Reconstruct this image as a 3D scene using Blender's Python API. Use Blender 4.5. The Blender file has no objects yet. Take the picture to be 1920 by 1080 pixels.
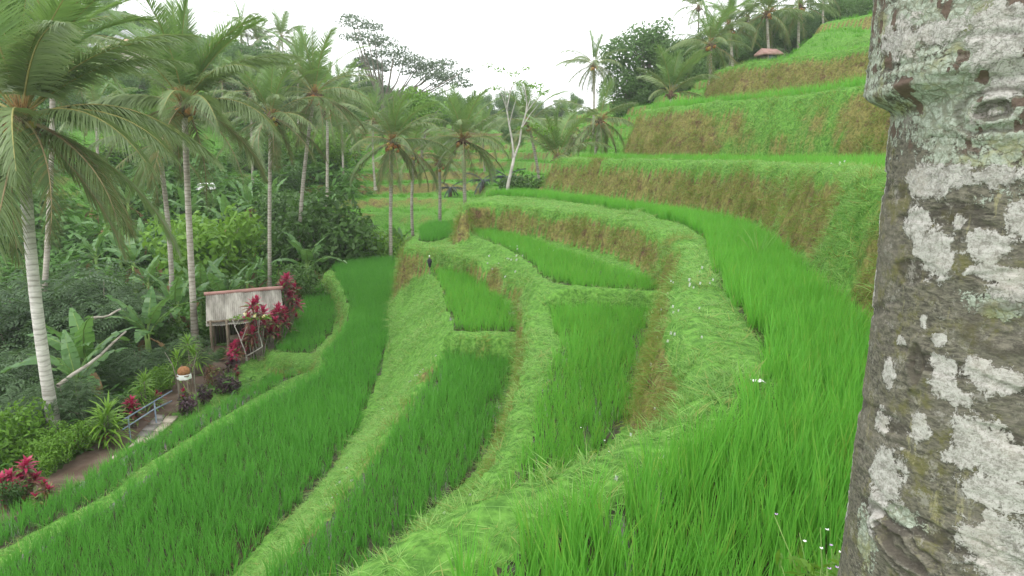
import bpy, math, random
import numpy as np
from mathutils import Vector, Matrix

# ------------------------------------------------------------------ camera, sky, sun, exposure
SC = bpy.context.scene
COL = SC.collection
F = 1300.0                      # focal length in photo pixels (1920 wide)
PITCH = math.radians(11.1)
cam_d = bpy.data.cameras.new('camera')
cam_d.sensor_width = 36.0
cam_d.lens = F / 1920.0 * 36.0
cam_d.clip_start = 0.05
cam_d.clip_end = 3000.0
cam = bpy.data.objects.new('camera', cam_d)
cam.location = (0, 0, 0)
cam.rotation_euler = (math.radians(90) - PITCH, 0, 0)
COL.objects.link(cam)
SC.camera = cam

SUN_EL, SUN_ROT = math.radians(62), math.radians(215)
world = bpy.data.worlds.new('World')
SC.world = world
world.use_nodes = True
wn, wl = world.node_tree.nodes, world.node_tree.links
wn.clear()
w_out = wn.new('ShaderNodeOutputWorld')
w_bg = wn.new('ShaderNodeBackground')
w_sky = wn.new('ShaderNodeTexSky')
w_sky.sky_type = 'NISHITA'
w_sky.sun_disc = False
w_sky.sun_elevation = SUN_EL
w_sky.sun_rotation = SUN_ROT
w_hsv = wn.new('ShaderNodeHueSaturation')
w_hsv.inputs['Saturation'].default_value = 0.12      # overcast: the blue is filtered out
w_mix = wn.new('ShaderNodeMix')
w_mix.data_type = 'RGBA'
w_mix.inputs[0].default_value = 0.75                 # an even cloud deck over the sky
w_mix.inputs[7].default_value = (10.0, 10.15, 10.3, 1)
wl.new(w_sky.outputs[0], w_hsv.inputs['Color'])
wl.new(w_hsv.outputs[0], w_mix.inputs[6])
wl.new(w_mix.outputs[2], w_bg.inputs['Color'])
w_bg.inputs['Strength'].default_value = 0.13
wl.new(w_bg.outputs[0], w_out.inputs['Surface'])

sun_d = bpy.data.lights.new('sun', 'SUN')
sun_d.energy = 1.2
sun_d.angle = math.radians(25)
sun_d.color = (1.0, 0.97, 0.92)
sun = bpy.data.objects.new('sun', sun_d)
sun.rotation_euler = (math.radians(28), 0, math.radians(-35))
COL.objects.link(sun)

vs = SC.view_settings
SC.display_settings.display_device = 'sRGB'
vs.view_transform = 'Standard'
vs.look = 'None'
vs.gamma = 1.0
vs.use_curve_mapping = False
vs.exposure = 0.82
SC.render.engine = 'CYCLES'
SC.cycles.max_bounces = 6
SC.cycles.diffuse_bounces = 3
SC.cycles.glossy_bounces = 2
SC.cycles.transmission_bounces = 3
SC.cycles.volume_bounces = 1
SC.cycles.transparent_max_bounces = 4
SC.cycles.use_denoising = True

# ------------------------------------------------------------------ helpers
rng = np.random.default_rng(7)
random.seed(7)
CP, SP = math.cos(PITCH), math.sin(PITCH)


def ray(px, py):
    a, b = (px - 960.0) / F, -(py - 540.0) / F
    return np.array([a, CP + b * SP, -SP + b * CP])


def on_z(px, py, z):
    d = ray(px, py)
    return d * (z / d[2])


def at_d(px, py, D):
    d = ray(px, py)
    return d * (D / d[1])


def zpoly(pts, z):
    return np.array([on_z(x, y, z)[:2] for x, y in pts])


def smooth(a, b, x):
    t = np.clip((x - a) / (b - a), 0, 1)
    return t * t * (3 - 2 * t)


_perm = np.random.default_rng(3).random((256, 256)).astype(np.float32)


def vnoise(x, y):
    xi, yi = np.floor(x).astype(np.int64), np.floor(y).astype(np.int64)
    fx, fy = x - xi, y - yi
    fx, fy = fx * fx * (3 - 2 * fx), fy * fy * (3 - 2 * fy)
    a, b = _perm[xi & 255, yi & 255], _perm[(xi + 1) & 255, yi & 255]
    c, d = _perm[xi & 255, (yi + 1) & 255], _perm[(xi + 1) & 255, (yi + 1) & 255]
    return (a * (1 - fx) + b * fx) * (1 - fy) + (c * (1 - fx) + d * fx) * fy - 0.5


def fbm(x, y, o=4):
    s, a = 0, 1.0
    for i in range(o):
        s = s + a * vnoise(x * 2 ** i + 17.3 * i, y * 2 ** i + 9.1 * i)
        a *= 0.5
    return s


def sdist(P, poly):
    """signed distance of points to polygon, + inside"""
    x, y = P[:, 0], P[:, 1]
    best = np.full(len(P), 1e18)
    ins = np.zeros(len(P), bool)
    n = len(poly)
    for i in range(n):
        ax, ay = poly[i]
        bx, by = poly[(i + 1) % n]
        ex, ey = bx - ax, by - ay
        L2 = ex * ex + ey * ey + 1e-12
        t = np.clip(((x - ax) * ex + (y - ay) * ey) / L2, 0, 1)
        dx, dy = x - (ax + t * ex), y - (ay + t * ey)
        best = np.minimum(best, dx * dx + dy * dy)
        if ay != by:
            c = ((ay > y) != (by > y)) & (x < (bx - ax) * (y - ay) / (by - ay) + ax)
            ins ^= c
    d = np.sqrt(best)
    return np.where(ins, d, -d)


def new_mesh(name, verts, quads, mats=(), mat_idx=None, smooth_shade=False):
    verts = np.asarray(verts, np.float32)
    me = bpy.data.meshes.new(name)
    me.vertices.add(len(verts))
    me.vertices.foreach_set('co', verts.ravel())
    quads = np.asarray(quads, np.int32)
    k = quads.shape[1]
    nf = len(quads)
    me.loops.add(nf * k)
    me.loops.foreach_set('vertex_index', quads.ravel())
    me.polygons.add(nf)
    me.polygons.foreach_set('loop_start', np.arange(0, nf * k, k, dtype=np.int32))
    if mat_idx is not None:
        me.polygons.foreach_set('material_index', np.asarray(mat_idx, np.int32))
    if smooth_shade:
        me.polygons.foreach_set('use_smooth', np.ones(nf, bool))
    for m in mats:
        me.materials.append(m)
    me.update(calc_edges=True)
    return me


class MB:
    """collects quads into one mesh"""
    def __init__(s):
        s.v, s.f, s.m, s.n = [], [], [], 0

    def add(s, v, f, mi=0):
        v = np.asarray(v, float).reshape(-1, 3)
        f = np.asarray(f, int).reshape(-1, 4)
        s.v.append(v)
        s.f.append(f + s.n)
        s.m.append(np.full(len(f), mi))
        s.n += len(v)
        return s

    def box(s, c, size, mi=0, rz=0.0, top=1.0):
        hx, hy, hz = np.array(size) / 2.0
        v = []
        for z, k in ((-hz, 1.0), (hz, top)):
            for x, y in ((-hx, -hy), (hx, -hy), (hx, hy), (-hx, hy)):
                x, y = x * k, y * k
                v.append((c[0] + x * math.cos(rz) - y * math.sin(rz), c[1] + x * math.sin(rz) + y * math.cos(rz), c[2] + z))
        return s.add(v, [(3, 2, 1, 0), (4, 5, 6, 7), (0, 1, 5, 4), (1, 2, 6, 5), (2, 3, 7, 6), (3, 0, 4, 7)], mi)

    def tube(s, pts, rad, sides=8, mi=0, cap=True):
        pts = np.asarray(pts, float)
        n = len(pts)
        rad = np.broadcast_to(np.asarray(rad, float), (n,))
        tan = np.gradient(pts, axis=0)
        tan /= np.linalg.norm(tan, axis=1)[:, None] + 1e-9
        ref = np.array([0, 1.0, 0.13]) if abs(tan[0][1]) < 0.8 else np.array([1.0, 0, 0.1])
        V = []
        for i in range(n):
            u = np.cross(tan[i], ref)
            u /= np.linalg.norm(u) + 1e-9
            w = np.cross(tan[i], u)
            a = np.arange(sides) * 2 * math.pi / sides
            V.append(pts[i] + rad[i] * (np.cos(a)[:, None] * u + np.sin(a)[:, None] * w))
        V = np.concatenate(V)
        Fq = []
        for i in range(n - 1):
            for j in range(sides):
                k = (j + 1) % sides
                Fq.append((i * sides + j, i * sides + k, (i + 1) * sides + k, (i + 1) * sides + j))
        if cap:
            e = len(V)
            V = np.concatenate([V, pts[-1:]])
            o = (n - 1) * sides
            for j in range(0, sides, 2):
                Fq.append((o + j, o + (j + 1) % sides, o + (j + 2) % sides, e))
        return s.add(V, Fq, mi)

    def arrays(s):
        return np.concatenate(s.v), np.concatenate(s.f), np.concatenate(s.m)

    def mesh(s, name, mats, sm=False):
        v, f, m = s.arrays()
        return new_mesh(name, v, f, mats if isinstance(mats, (list, tuple)) else [mats], m, sm)


def link(name, me, parent=None, loc=None, rot=None, scale=None, **props):
    o = bpy.data.objects.new(name, me)
    COL.objects.link(o)
    if parent is not None:
        o.parent = parent
    if loc is not None:
        o.location = [float(q) for q in loc]
    if rot is not None:
        o.rotation_euler = rot
    if scale is not None:
        o.scale = (scale,) * 3 if np.isscalar(scale) else scale
    for k, v in props.items():
        o[k] = v
    return o


def thing(name, label, cat, loc=(0, 0, 0), rz=0.0, group=None, scale=None):
    o = link(name, None, loc=loc, rot=(0, 0, rz), scale=scale, label=label, category=cat)
    o.empty_display_size = 0.2
    if group:
        o['group'] = group
    return o


# ------------------------------------------------------------------ materials
def nd(nt, t, **kw):
    n = nt.nodes.new(t)
    for k, v in kw.items():
        setattr(n, k, v)
    return n


def mat_new(name):
    m = bpy.data.materials.new(name)
    m.use_nodes = True
    m.node_tree.nodes.clear()
    return m, m.node_tree


def math_node(nt, op, a, b=None, c=None, clamp=False):
    n = nd(nt, 'ShaderNodeMath', operation=op, use_clamp=clamp)
    for i, v in enumerate((a, b, c)):
        if v is None:
            continue
        if isinstance(v, (int, float)):
            n.inputs[i].default_value = v
        else:
            nt.links.new(v, n.inputs[i])
    return n.outputs[0]


def mixc(nt, fac, a, b, blend='MIX'):
    n = nd(nt, 'ShaderNodeMix', data_type='RGBA', blend_type=blend)
    for i, v in ((0, fac), (6, a), (7, b)):
        if isinstance(v, (int, float)):
            n.inputs[i].default_value = v
        elif isinstance(v, tuple):
            n.inputs[i].default_value = (*v, 1)
        else:
            nt.links.new(v, n.inputs[i])
    return n.outputs[2]


def noise(nt, scale, detail=3, rough=0.55, vec=None, dist=0.0):
    n = nd(nt, 'ShaderNodeTexNoise')
    n.inputs['Scale'].default_value = scale
    n.inputs['Detail'].default_value = detail
    n.inputs['Roughness'].default_value = rough
    n.inputs['Distortion'].default_value = dist
    if vec is not None:
        nt.links.new(vec, n.inputs['Vector'])
    return n.outputs['Fac']


def remap(nt, v, a, b, c=0.0, d=1.0):
    n = nd(nt, 'ShaderNodeMapRange')
    n.interpolation_type = 'SMOOTHSTEP'
    nt.links.new(v, n.inputs[0])
    for i, q in enumerate((a, b, c, d)):
        n.inputs[i + 1].default_value = q
    return n.outputs[0]


def foliage(name, dark, light, trans=0.35, rough=0.5, spec=0.25, scale=0.35, rnd=0.5, alt=None, alt_amt=0.0, tcol=None):
    """leaf material: colour varies with place and from one leaf clump to the next"""
    m, nt = mat_new(name)
    geo = nd(nt, 'ShaderNodeNewGeometry')
    oi = nd(nt, 'ShaderNodeObjectInfo')
    n1 = noise(nt, scale, 3, 0.6, geo.outputs['Position'])
    n2 = noise(nt, scale * 14, 2, 0.6, geo.outputs['Position'])
    f = math_node(nt, 'ADD', math_node(nt, 'MULTIPLY', n1, 0.8), math_node(nt, 'MULTIPLY', n2, 0.5))
    f = math_node(nt, 'ADD', f, math_node(nt, 'MULTIPLY', oi.outputs['Random'], rnd))
    f = math_node(nt, 'ADD', f, math_node(nt, 'MULTIPLY', geo.outputs['Random Per Island'], 0.35))
    f = remap(nt, f, 0.45, 1.2 + rnd * 0.6)
    col = mixc(nt, f, dark, light)
    if alt is not None:
        k = math_node(nt, 'ADD', geo.outputs['Random Per Island'], math_node(nt, 'MULTIPLY', n2, 0.3))
        k = remap(nt, k, 1.15 - alt_amt - 0.06, 1.15 - alt_amt + 0.06)
        col = mixc(nt, k, col, alt)
    p = nd(nt, 'ShaderNodeBsdfPrincipled')
    p.inputs['Roughness'].default_value = rough
    p.inputs['Specular IOR Level'].default_value = spec
    nt.links.new(col, p.inputs['Base Color'])
    t = nd(nt, 'ShaderNodeBsdfTranslucent')
    tc = mixc(nt, 0.6, col, tcol or tuple(min(1, c * 1.5) for c in light))
    nt.links.new(tc, t.inputs['Color'])
    mx = nd(nt, 'ShaderNodeMixShader')
    mx.inputs[0].default_value = trans
    nt.links.new(p.outputs[0], mx.inputs[1])
    nt.links.new(t.outputs[0], mx.inputs[2])
    out = nd(nt, 'ShaderNodeOutputMaterial')
    nt.links.new(mx.outputs[0], out.inputs['Surface'])
    return m


def plain(name, a, b, scale=4.0, rough=0.8, spec=0.2, bump=0.0, bscale=30.0, detail=4, stretch=None, coord='Object', metal=0.0):
    m, nt = mat_new(name)
    tc = nd(nt, 'ShaderNodeTexCoord')
    vec = tc.outputs[coord]
    if stretch:
        mp = nd(nt, 'ShaderNodeMapping')
        mp.inputs['Scale'].default_value = stretch
        nt.links.new(vec, mp.inputs['Vector'])
        vec = mp.outputs[0]
    oi = nd(nt, 'ShaderNodeObjectInfo')
    n = noise(nt, scale, detail, 0.6, vec)
    f = remap(nt, math_node(nt, 'ADD', n, math_node(nt, 'MULTIPLY', math_node(nt, 'SUBTRACT', oi.outputs['Random'], 0.5), 0.2)), 0.3, 0.7)
    col = mixc(nt, f, a, b)
    p = nd(nt, 'ShaderNodeBsdfPrincipled')
    p.inputs['Roughness'].default_value = rough
    p.inputs['Specular IOR Level'].default_value = spec
    p.inputs['Metallic'].default_value = metal
    nt.links.new(col, p.inputs['Base Color'])
    if bump:
        bn = nd(nt, 'ShaderNodeBump')
        bn.inputs['Strength'].default_value = bump
        bn.inputs['Distance'].default_value = 0.02
        nt.links.new(noise(nt, bscale, 5, 0.65, vec), bn.inputs['Height'])
        nt.links.new(bn.outputs[0], p.inputs['Normal'])
    out = nd(nt, 'ShaderNodeOutputMaterial')
    nt.links.new(p.outputs[0], out.inputs['Surface'])
    return m


M = {}
M['rice'] = foliage('rice_blade', (0.072, 0.26, 0.034), (0.155, 0.46, 0.065), 0.45, 0.5, 0.2, 0.22, 0.35, alt=(0.26, 0.36, 0.07), alt_amt=0.05, tcol=(0.27, 0.62, 0.065))
M['rice_deep'] = foliage('rice_blade_deep', (0.070, 0.24, 0.040), (0.140, 0.40, 0.064), 0.42, 0.5, 0.2, 0.22, 0.35, tcol=(0.14, 0.44, 0.04))
M['grass'] = foliage('bund_grass_blade', (0.080, 0.205, 0.040), (0.27, 0.46, 0.125), 0.38, 0.55, 0.2, 1.1, 0.55, alt=(0.30, 0.30, 0.10), alt_amt=0.12, tcol=(0.26, 0.52, 0.10))
M['bank'] = foliage('bank_grass_blade', (0.12, 0.13, 0.03), (0.33, 0.29, 0.085), 0.3, 0.65, 0.15, 0.9, 0.5, alt=(0.12, 0.25, 0.035), alt_amt=0.62, tcol=(0.30, 0.28, 0.07))
M['farrice'] = foliage('far_rice_blade', (0.07, 0.22, 0.025), (0.13, 0.34, 0.04), 0.35, 0.6, 0.1, 0.1, 0.3)
M['frond'] = foliage('palm_leaflet', (0.10, 0.155, 0.062), (0.225, 0.30, 0.13), 0.34, 0.38, 0.5, 0.5, 0.4, tcol=(0.26, 0.38, 0.09))
M['frond_young'] = foliage('palm_leaflet_young', (0.09, 0.175, 0.055), (0.18, 0.30, 0.09), 0.36, 0.42, 0.4, 0.5, 0.4, tcol=(0.28, 0.44, 0.09))
M['frond_old'] = foliage('palm_leaflet_old', (0.12, 0.145, 0.05), (0.22, 0.215, 0.085), 0.25, 0.6, 0.2, 0.8, 0.4, alt=(0.10, 0.16, 0.06), alt_amt=0.6)
M['frond_dark'] = foliage('sugar_palm_leaflet', (0.012, 0.026, 0.03), (0.03, 0.05, 0.055), 0.15, 0.4, 0.4, 0.8, 0.3)
M['rachis'] = plain('palm_rachis', (0.22, 0.22, 0.07), (0.32, 0.29, 0.11), 3, 0.55)
M['rachis_old'] = plain('palm_rachis_old', (0.20, 0.15, 0.08), (0.30, 0.24, 0.13), 3, 0.7)
M['coconut'] = plain('coconut_husk', (0.26, 0.11, 0.04), (0.42, 0.22, 0.07), 9, 0.5)
M['coconut_green'] = plain('coconut_husk_green', (0.38, 0.26, 0.05), (0.28, 0.27, 0.07), 6, 0.45)
M['fibre'] = plain('palm_fibre', (0.075, 0.05, 0.032), (0.17, 0.12, 0.075), 8, 0.9, 0.1)
M['spray'] = plain('palm_flower', (0.26, 0.16, 0.06), (0.38, 0.24, 0.10), 12, 0.7)
M['shrub'] = foliage('shrub_leaf', (0.035, 0.085, 0.022), (0.085, 0.17, 0.04), 0.3, 0.45, 0.3, 0.7, 0.4, tcol=(0.14, 0.30, 0.04))
M['shrub_grey'] = foliage('feathery_leaf', (0.045, 0.085, 0.04), (0.095, 0.165, 0.07), 0.3, 0.5, 0.3, 0.7, 0.4, tcol=(0.14, 0.25, 0.07))
M['shrub_bright'] = foliage('bright_leaf', (0.07, 0.17, 0.02), (0.17, 0.33, 0.04), 0.35, 0.45, 0.3, 0.8, 0.4, tcol=(0.26, 0.46, 0.05))
M['tree_far'] = foliage('far_tree_leaf', (0.055, 0.115, 0.042), (0.13, 0.225, 0.075), 0.32, 0.6, 0.15, 0.25, 0.5)
M['tree_haze_tint'] = foliage('umbrella_leaf_haze_tint', (0.075, 0.115, 0.07), (0.13, 0.18, 0.11), 0.3, 0.6, 0.15, 0.25, 0.4)  # greens lightened: distance haze is painted into the leaf colour
M['banana'] = foliage('banana_leaf', (0.055, 0.14, 0.04), (0.12, 0.25, 0.075), 0.35, 0.38, 0.45, 0.8, 0.5, tcol=(0.22, 0.42, 0.08))
M['banana_dry'] = foliage('banana_dry_leaf', (0.14, 0.09, 0.045), (0.27, 0.19, 0.10), 0.2, 0.8, 0.1, 0.8, 0.4)
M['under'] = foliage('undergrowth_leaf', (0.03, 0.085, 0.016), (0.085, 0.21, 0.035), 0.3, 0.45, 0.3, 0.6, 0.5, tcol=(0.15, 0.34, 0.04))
M['ti_pink'] = foliage('ti_leaf_crimson', (0.19, 0.012, 0.042), (0.46, 0.035, 0.115), 0.3, 0.4, 0.4, 2.0, 0.4, tcol=(0.75, 0.05, 0.16))
M['ti_bronze'] = foliage('ti_leaf_bronze', (0.075, 0.028, 0.026), (0.20, 0.10, 0.05), 0.2, 0.45, 0.4, 2.0, 0.4, alt=(0.14, 0.20, 0.05), alt_amt=0.3)
M['ti_dark'] = foliage('ti_leaf_purple', (0.022, 0.010, 0.018), (0.075, 0.03, 0.05), 0.15, 0.4, 0.5, 2.0, 0.4, alt=(0.10, 0.10, 0.04), alt_amt=0.2)
M['dracaena'] = foliage('dracaena_leaf', (0.09, 0.21, 0.025), (0.22, 0.38, 0.05), 0.35, 0.4, 0.4, 2.0, 0.4)
M['bark_pale'] = plain('pale_bark', (0.36, 0.34, 0.30), (0.56, 0.54, 0.49), 6, 0.8, 0.2, 0.4, 20)
M['bark_grey'] = plain('grey_bark', (0.16, 0.14, 0.11), (0.30, 0.27, 0.23), 5, 0.85, 0.15, 0.5, 20)
M['wood'] = plain('weathered_wood', (0.13, 0.10, 0.07), (0.24, 0.20, 0.15), 5, 0.85, 0.15, 0.4, 20, stretch=(1, 1, 0.1))
M['flower_white'] = plain('white_petal', (0.80, 0.80, 0.78), (0.85, 0.85, 0.82), 5, 0.6)
M['stem_green'] = plain('green_stem', (0.12, 0.22, 0.05), (0.20, 0.30, 0.08), 5, 0.6)


def palm_bark(name, a, b):
    m, nt = mat_new(name)
    tc = nd(nt, 'ShaderNodeTexCoord')
    mp = nd(nt, 'ShaderNodeMapping')
    mp.inputs['Scale'].default_value = (3, 3, 9)
    nt.links.new(tc.outputs['Object'], mp.inputs['Vector'])
    n1 = noise(nt, 1.0, 4, 0.6, mp.outputs[0])
    n2 = noise(nt, 0.9, 3, 0.5, tc.outputs['Object'])
    wv = nd(nt, 'ShaderNodeTexWave', wave_type='BANDS', bands_direction='Z')
    wv.inputs['Scale'].default_value = 2.1
    wv.inputs['Distortion'].default_value = 4.5
    wv.inputs['Detail'].default_value = 3
    nt.links.new(tc.outputs['Object'], wv.inputs['Vector'])
    f = math_node(nt, 'ADD', math_node(nt, 'MULTIPLY', n1, 0.7), math_node(nt, 'MULTIPLY', n2, 0.6))
    f = math_node(nt, 'SUBTRACT', f, math_node(nt, 'MULTIPLY', remap(nt, wv.outputs['Fac'], 0.75, 0.95), 0.14))
    col = mixc(nt, remap(nt, f, 0.35, 0.85), a, b)
    p = nd(nt, 'ShaderNodeBsdfPrincipled')
    p.inputs['Roughness'].default_value = 0.85
    nt.links.new(col, p.inputs['Base Color'])
    bn = nd(nt, 'ShaderNodeBump')
    bn.inputs['Strength'].default_value = 0.5
    bn.inputs['Distance'].default_value = 0.03
    nt.links.new(f, bn.inputs['Height'])
    nt.links.new(bn.outputs[0], p.inputs['Normal'])
    out = nd(nt, 'ShaderNodeOutputMaterial')
    nt.links.new(p.outputs[0], out.inputs['Surface'])
    return m


M['palm_bark'] = palm_bark('palm_bark', (0.19, 0.165, 0.13), (0.47, 0.435, 0.37))
M['palm_bark_white'] = palm_bark('palm_bark_white', (0.30, 0.28, 0.24), (0.66, 0.63, 0.58))


def hillside_mat():
    m, nt = mat_new('terraced_hillside')
    geo = nd(nt, 'ShaderNodeNewGeometry')
    at = nd(nt, 'ShaderNodeAttribute', attribute_name='dry')
    n1 = noise(nt, 0.7, 4, 0.6, geo.outputs['Position'])
    n2 = noise(nt, 9.0, 4, 0.65, geo.outputs['Position'])
    n3 = noise(nt, 2.2, 3, 0.6, geo.outputs['Position'])
    green = mixc(nt, remap(nt, n2, 0.3, 0.7), (0.05, 0.13, 0.022), (0.13, 0.29, 0.05))
    straw = mixc(nt, remap(nt, n2, 0.3, 0.7), (0.09, 0.09, 0.03), (0.23, 0.21, 0.07))
    earth = mixc(nt, remap(nt, n2, 0.35, 0.7), (0.07, 0.042, 0.026), (0.15, 0.095, 0.055))
    straw = mixc(nt, remap(nt, n3, 0.5, 0.68), straw, earth)
    f = math_node(nt, 'ADD', at.outputs['Fac'], math_node(nt, 'MULTIPLY', math_node(nt, 'SUBTRACT', n1, 0.5), 0.9))
    f = math_node(nt, 'ADD', f, math_node(nt, 'MULTIPLY', math_node(nt, 'SUBTRACT', n2, 0.5), 0.5))
    col = mixc(nt, remap(nt, f, 0.3, 0.65), green, straw)
    p = nd(nt, 'ShaderNodeBsdfPrincipled')
    p.inputs['Roughness'].default_value = 0.95
    p.inputs['Specular IOR Level'].default_value = 0.1
    nt.links.new(col, p.inputs['Base Color'])
    bn = nd(nt, 'ShaderNodeBump')
    bn.inputs['Strength'].default_value = 0.8
    bn.inputs['Distance'].default_value = 0.06
    nt.links.new(n2, bn.inputs['Height'])
    nt.links.new(bn.outputs[0], p.inputs['Normal'])
    out = nd(nt, 'ShaderNodeOutputMaterial')
    nt.links.new(p.outputs[0], out.inputs['Surface'])
    return m


def water_mat():
    m, nt = mat_new('paddy_water')
    geo = nd(nt, 'ShaderNodeNewGeometry')
    n1 = noise(nt, 0.6, 4, 0.6, geo.outputs['Position'])
    n2 = noise(nt, 5.0, 3, 0.6, geo.outputs['Position'])
    col = mixc(nt, remap(nt, n2, 0.3, 0.7), (0.02, 0.022, 0.012), (0.05, 0.04, 0.022))
    p = nd(nt, 'ShaderNodeBsdfPrincipled')
    nt.links.new(col, p.inputs['Base Color'])
    nt.links.new(remap(nt, math_node(nt, 'ADD', n1, math_node(nt, 'MULTIPLY', n2, 0.4)), 0.72, 0.86, 0.08, 0.85), p.inputs['Roughness'])
    p.inputs['Specular IOR Level'].default_value = 0.3
    bn = nd(nt, 'ShaderNodeBump')
    bn.inputs['Strength'].default_value = 0.15
    bn.inputs['Distance'].default_value = 0.01
    nt.links.new(noise(nt, 14, 3, 0.5, geo.outputs['Position']), bn.inputs['Height'])
    nt.links.new(bn.outputs[0], p.inputs['Normal'])
    out = nd(nt, 'ShaderNodeOutputMaterial')
    nt.links.new(p.outputs[0], out.inputs['Surface'])
    return m


M['hillside'] = hillside_mat()
M['water'] = water_mat()
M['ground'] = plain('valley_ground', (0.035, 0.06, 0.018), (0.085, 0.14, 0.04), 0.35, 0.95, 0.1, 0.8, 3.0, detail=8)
M['path'] = plain('earth_path', (0.085, 0.058, 0.042), (0.17, 0.125, 0.10), 1.2, 0.9, 0.15, 0.6, 8.0, detail=8)

# ------------------------------------------------------------------ the lie of the land
# Level of each terrace (metres against the eye), its edge and how steep its bank is.
# Edges were read off the photograph and carried onto the level plane they lie in.
def XY(*p):
    return np.array(p, float)


def cat(*a):
    return np.concatenate(a)


T0 = cat(zpoly([(510, 1080), (600, 1040), (700, 985), (800, 935), (870, 897), (1000, 862), (1100, 822), (1190, 790), (1262, 750),
                (1300, 705), (1296, 650), (1268, 600), (1256, 560), (1258, 525), (1272, 490), (1278, 462), (1250, 432), (1180, 410),
                (1100, 395), (1000, 384), (920, 377), (880, 377), (868, 382)], -2.2),
         XY((-2.3, 33.5), (-0.9, 38.5), (2.5, 41), (40, 42), (40, -8), (-6, -8), (-3.2, 0)))
T1 = cat(zpoly([(1000, 362), (1110, 376), (1200, 387), (1300, 403), (1420, 432), (1500, 492), (1560, 560), (1632, 622), (1690, 720)], -2.4),
         XY((4.6, 5.6), (5.2, 3.0), (7, -8), (60, -8), (60, 48), (12, 49), (6, 46), (2.2, 41)))
L2 = lambda px, py, z: at_d(px, py, 1.0) * (z / at_d(px, py, 1.0)[2])
T2 = cat(np.array([L2(1203, 208, 2.5)[:2], L2(1290, 197, 2.5)[:2], L2(1400, 188, 2.5)[:2], L2(1520, 175, 2.5)[:2], L2(1640, 160, 2.5)[:2], L2(1800, 140, 2.5)[:2]]),
         XY((25, 12), (30, -8), (70, -8), (70, 60), (24, 58), (13, 55)))
T3 = cat(np.array([L2(1342, 132, 5.7)[:2], L2(1400, 119, 5.7)[:2], L2(1500, 106, 5.7)[:2], L2(1640, 87, 5.7)[:2], L2(1800, 70, 5.7)[:2]]),
         XY((32, 12), (38, -8), (80, -8), (80, 66), (30, 62), (18, 58)))
T4 = cat(np.array([L2(1525, 60, 9.3)[:2], L2(1600, 52, 9.3)[:2], L2(1655, 47, 9.3)[:2]]), XY((40, 36), (52, 8), (90, 8), (90, 72), (32, 66)))
T5 = cat(np.array([L2(1538, 42, 10.3)[:2], L2(1600, 30, 10.3)[:2], L2(1655, 19, 10.3)[:2]]), XY((42, 38), (54, 8), (90, 8), (90, 74), (34, 68)))
TA = cat(zpoly([(862, 436), (890, 446), (920, 458), (955, 474), (985, 492), (1002, 515), (1018, 536), (1040, 552), (1080, 562), (1160, 566), (1236, 568)], -3.55),
         XY((5, 17), (9, 26), (9, 38), (0, 39), (-2.2, 38.2)) * 0.875)
TB = cat(zpoly([(757, 452), (762, 462), (800, 470), (850, 478), (900, 490), (945, 508), (975, 528), (982, 552), (985, 585), (992, 625), (985, 655), (972, 700), (958, 745),
                (930, 828), (895, 885), (850, 930), (780, 990)], -3.98),
         XY((-3.2, 5.0), (-5.5, -8), (20, -8), (20, 42), (-1, 44), (-4.2, 41.5), (-5.6, 39)) * 0.875)
TM = cat(zpoly([(786, 497), (805, 507), (822, 523), (834, 548), (842, 588), (846, 622), (832, 648), (796, 690), (742, 775), (682, 858), (600, 962), (530, 1030), (470, 1080)], -5.3),
         XY((-6.3, 4), (-9, -8), (20, -8), (20, 44), (-4.5, 41.5)) * 0.875)
TMa = cat(zpoly([(790, 500), (805, 507), (822, 523), (834, 548), (842, 588), (848, 622), (852, 634), (900, 637), (975, 640)], -4.72),
          XY((3, 24), (4, 38), (-3, 41)) * 0.875)
TN0 = cat(zpoly([(742, 484), (660, 489), (622, 498), (608, 510), (622, 528), (640, 548), (648, 575), (646, 600), (632, 625), (604, 648), (594, 668), (600, 686), (575, 708), (520, 733), (450, 772),
                 (400, 802), (330, 845), (285, 872), (225, 915), (195, 945), (120, 975), (60, 1012), (0, 1052)], -6.92),
          XY((-12.6, 8.5), (-16, -8), (20, -8), (20, 55), (-6, 54)) * 0.875)
TN2 = cat(zpoly([(606, 520), (585, 545), (556, 570), (538, 600), (515, 640), (504, 664), (530, 677), (590, 680)], -7.68), XY((-8, 30), (-8, 52), (-12, 52)) * 0.875)
TN1 = cat(zpoly([(600, 690), (520, 704), (470, 725), (420, 752), (330, 796), (250, 838), (170, 886), (100, 926), (0, 972)], -7.45),
          XY((-15.8, 12.5), (-19, -8), (20, -8), (20, 34), (-8, 33)) * 0.875)
PL = XY((-1.6, -8), (-1.2, 0.8), (0.2, 1.5), (0.9, 1.85), (1.35, 2.35), (2.0, 2.7), (4.5, 3.4), (9, 3.4), (9, -8))
# name, outline, lip height, steepness, straw on the bank, foot level used only where the outline is the foot
TIERS = [
    (T0, -2.3, 3.2, 1.0), (T1, -0.35, 3.2, 0.75), (T2, 2.55, 2.3, 0.75), (T3, 5.75, 2.2, 0.85), (T4, 9.3, 0.30, 0.12),
    (TA, -3.55, 0.8, 0.12), (TB, -3.98, 4.5, 1.0), (TM, -5.3, 0.95, 0.10), (TMa, -4.72, 1.1, 0.1), (TN0, -6.92, 2.2, 0.6), (TN2, -7.68, 1.6, 0.6),
    (TN1, -7.45, 1.6, 0.4), (PL, -1.6, 1.6, 0.3), (T5, 10.3, 2.2, 1.0)]
FOOT = {1: 0.62}                # T1 was read along its foot: pull its lip back by this much

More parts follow.
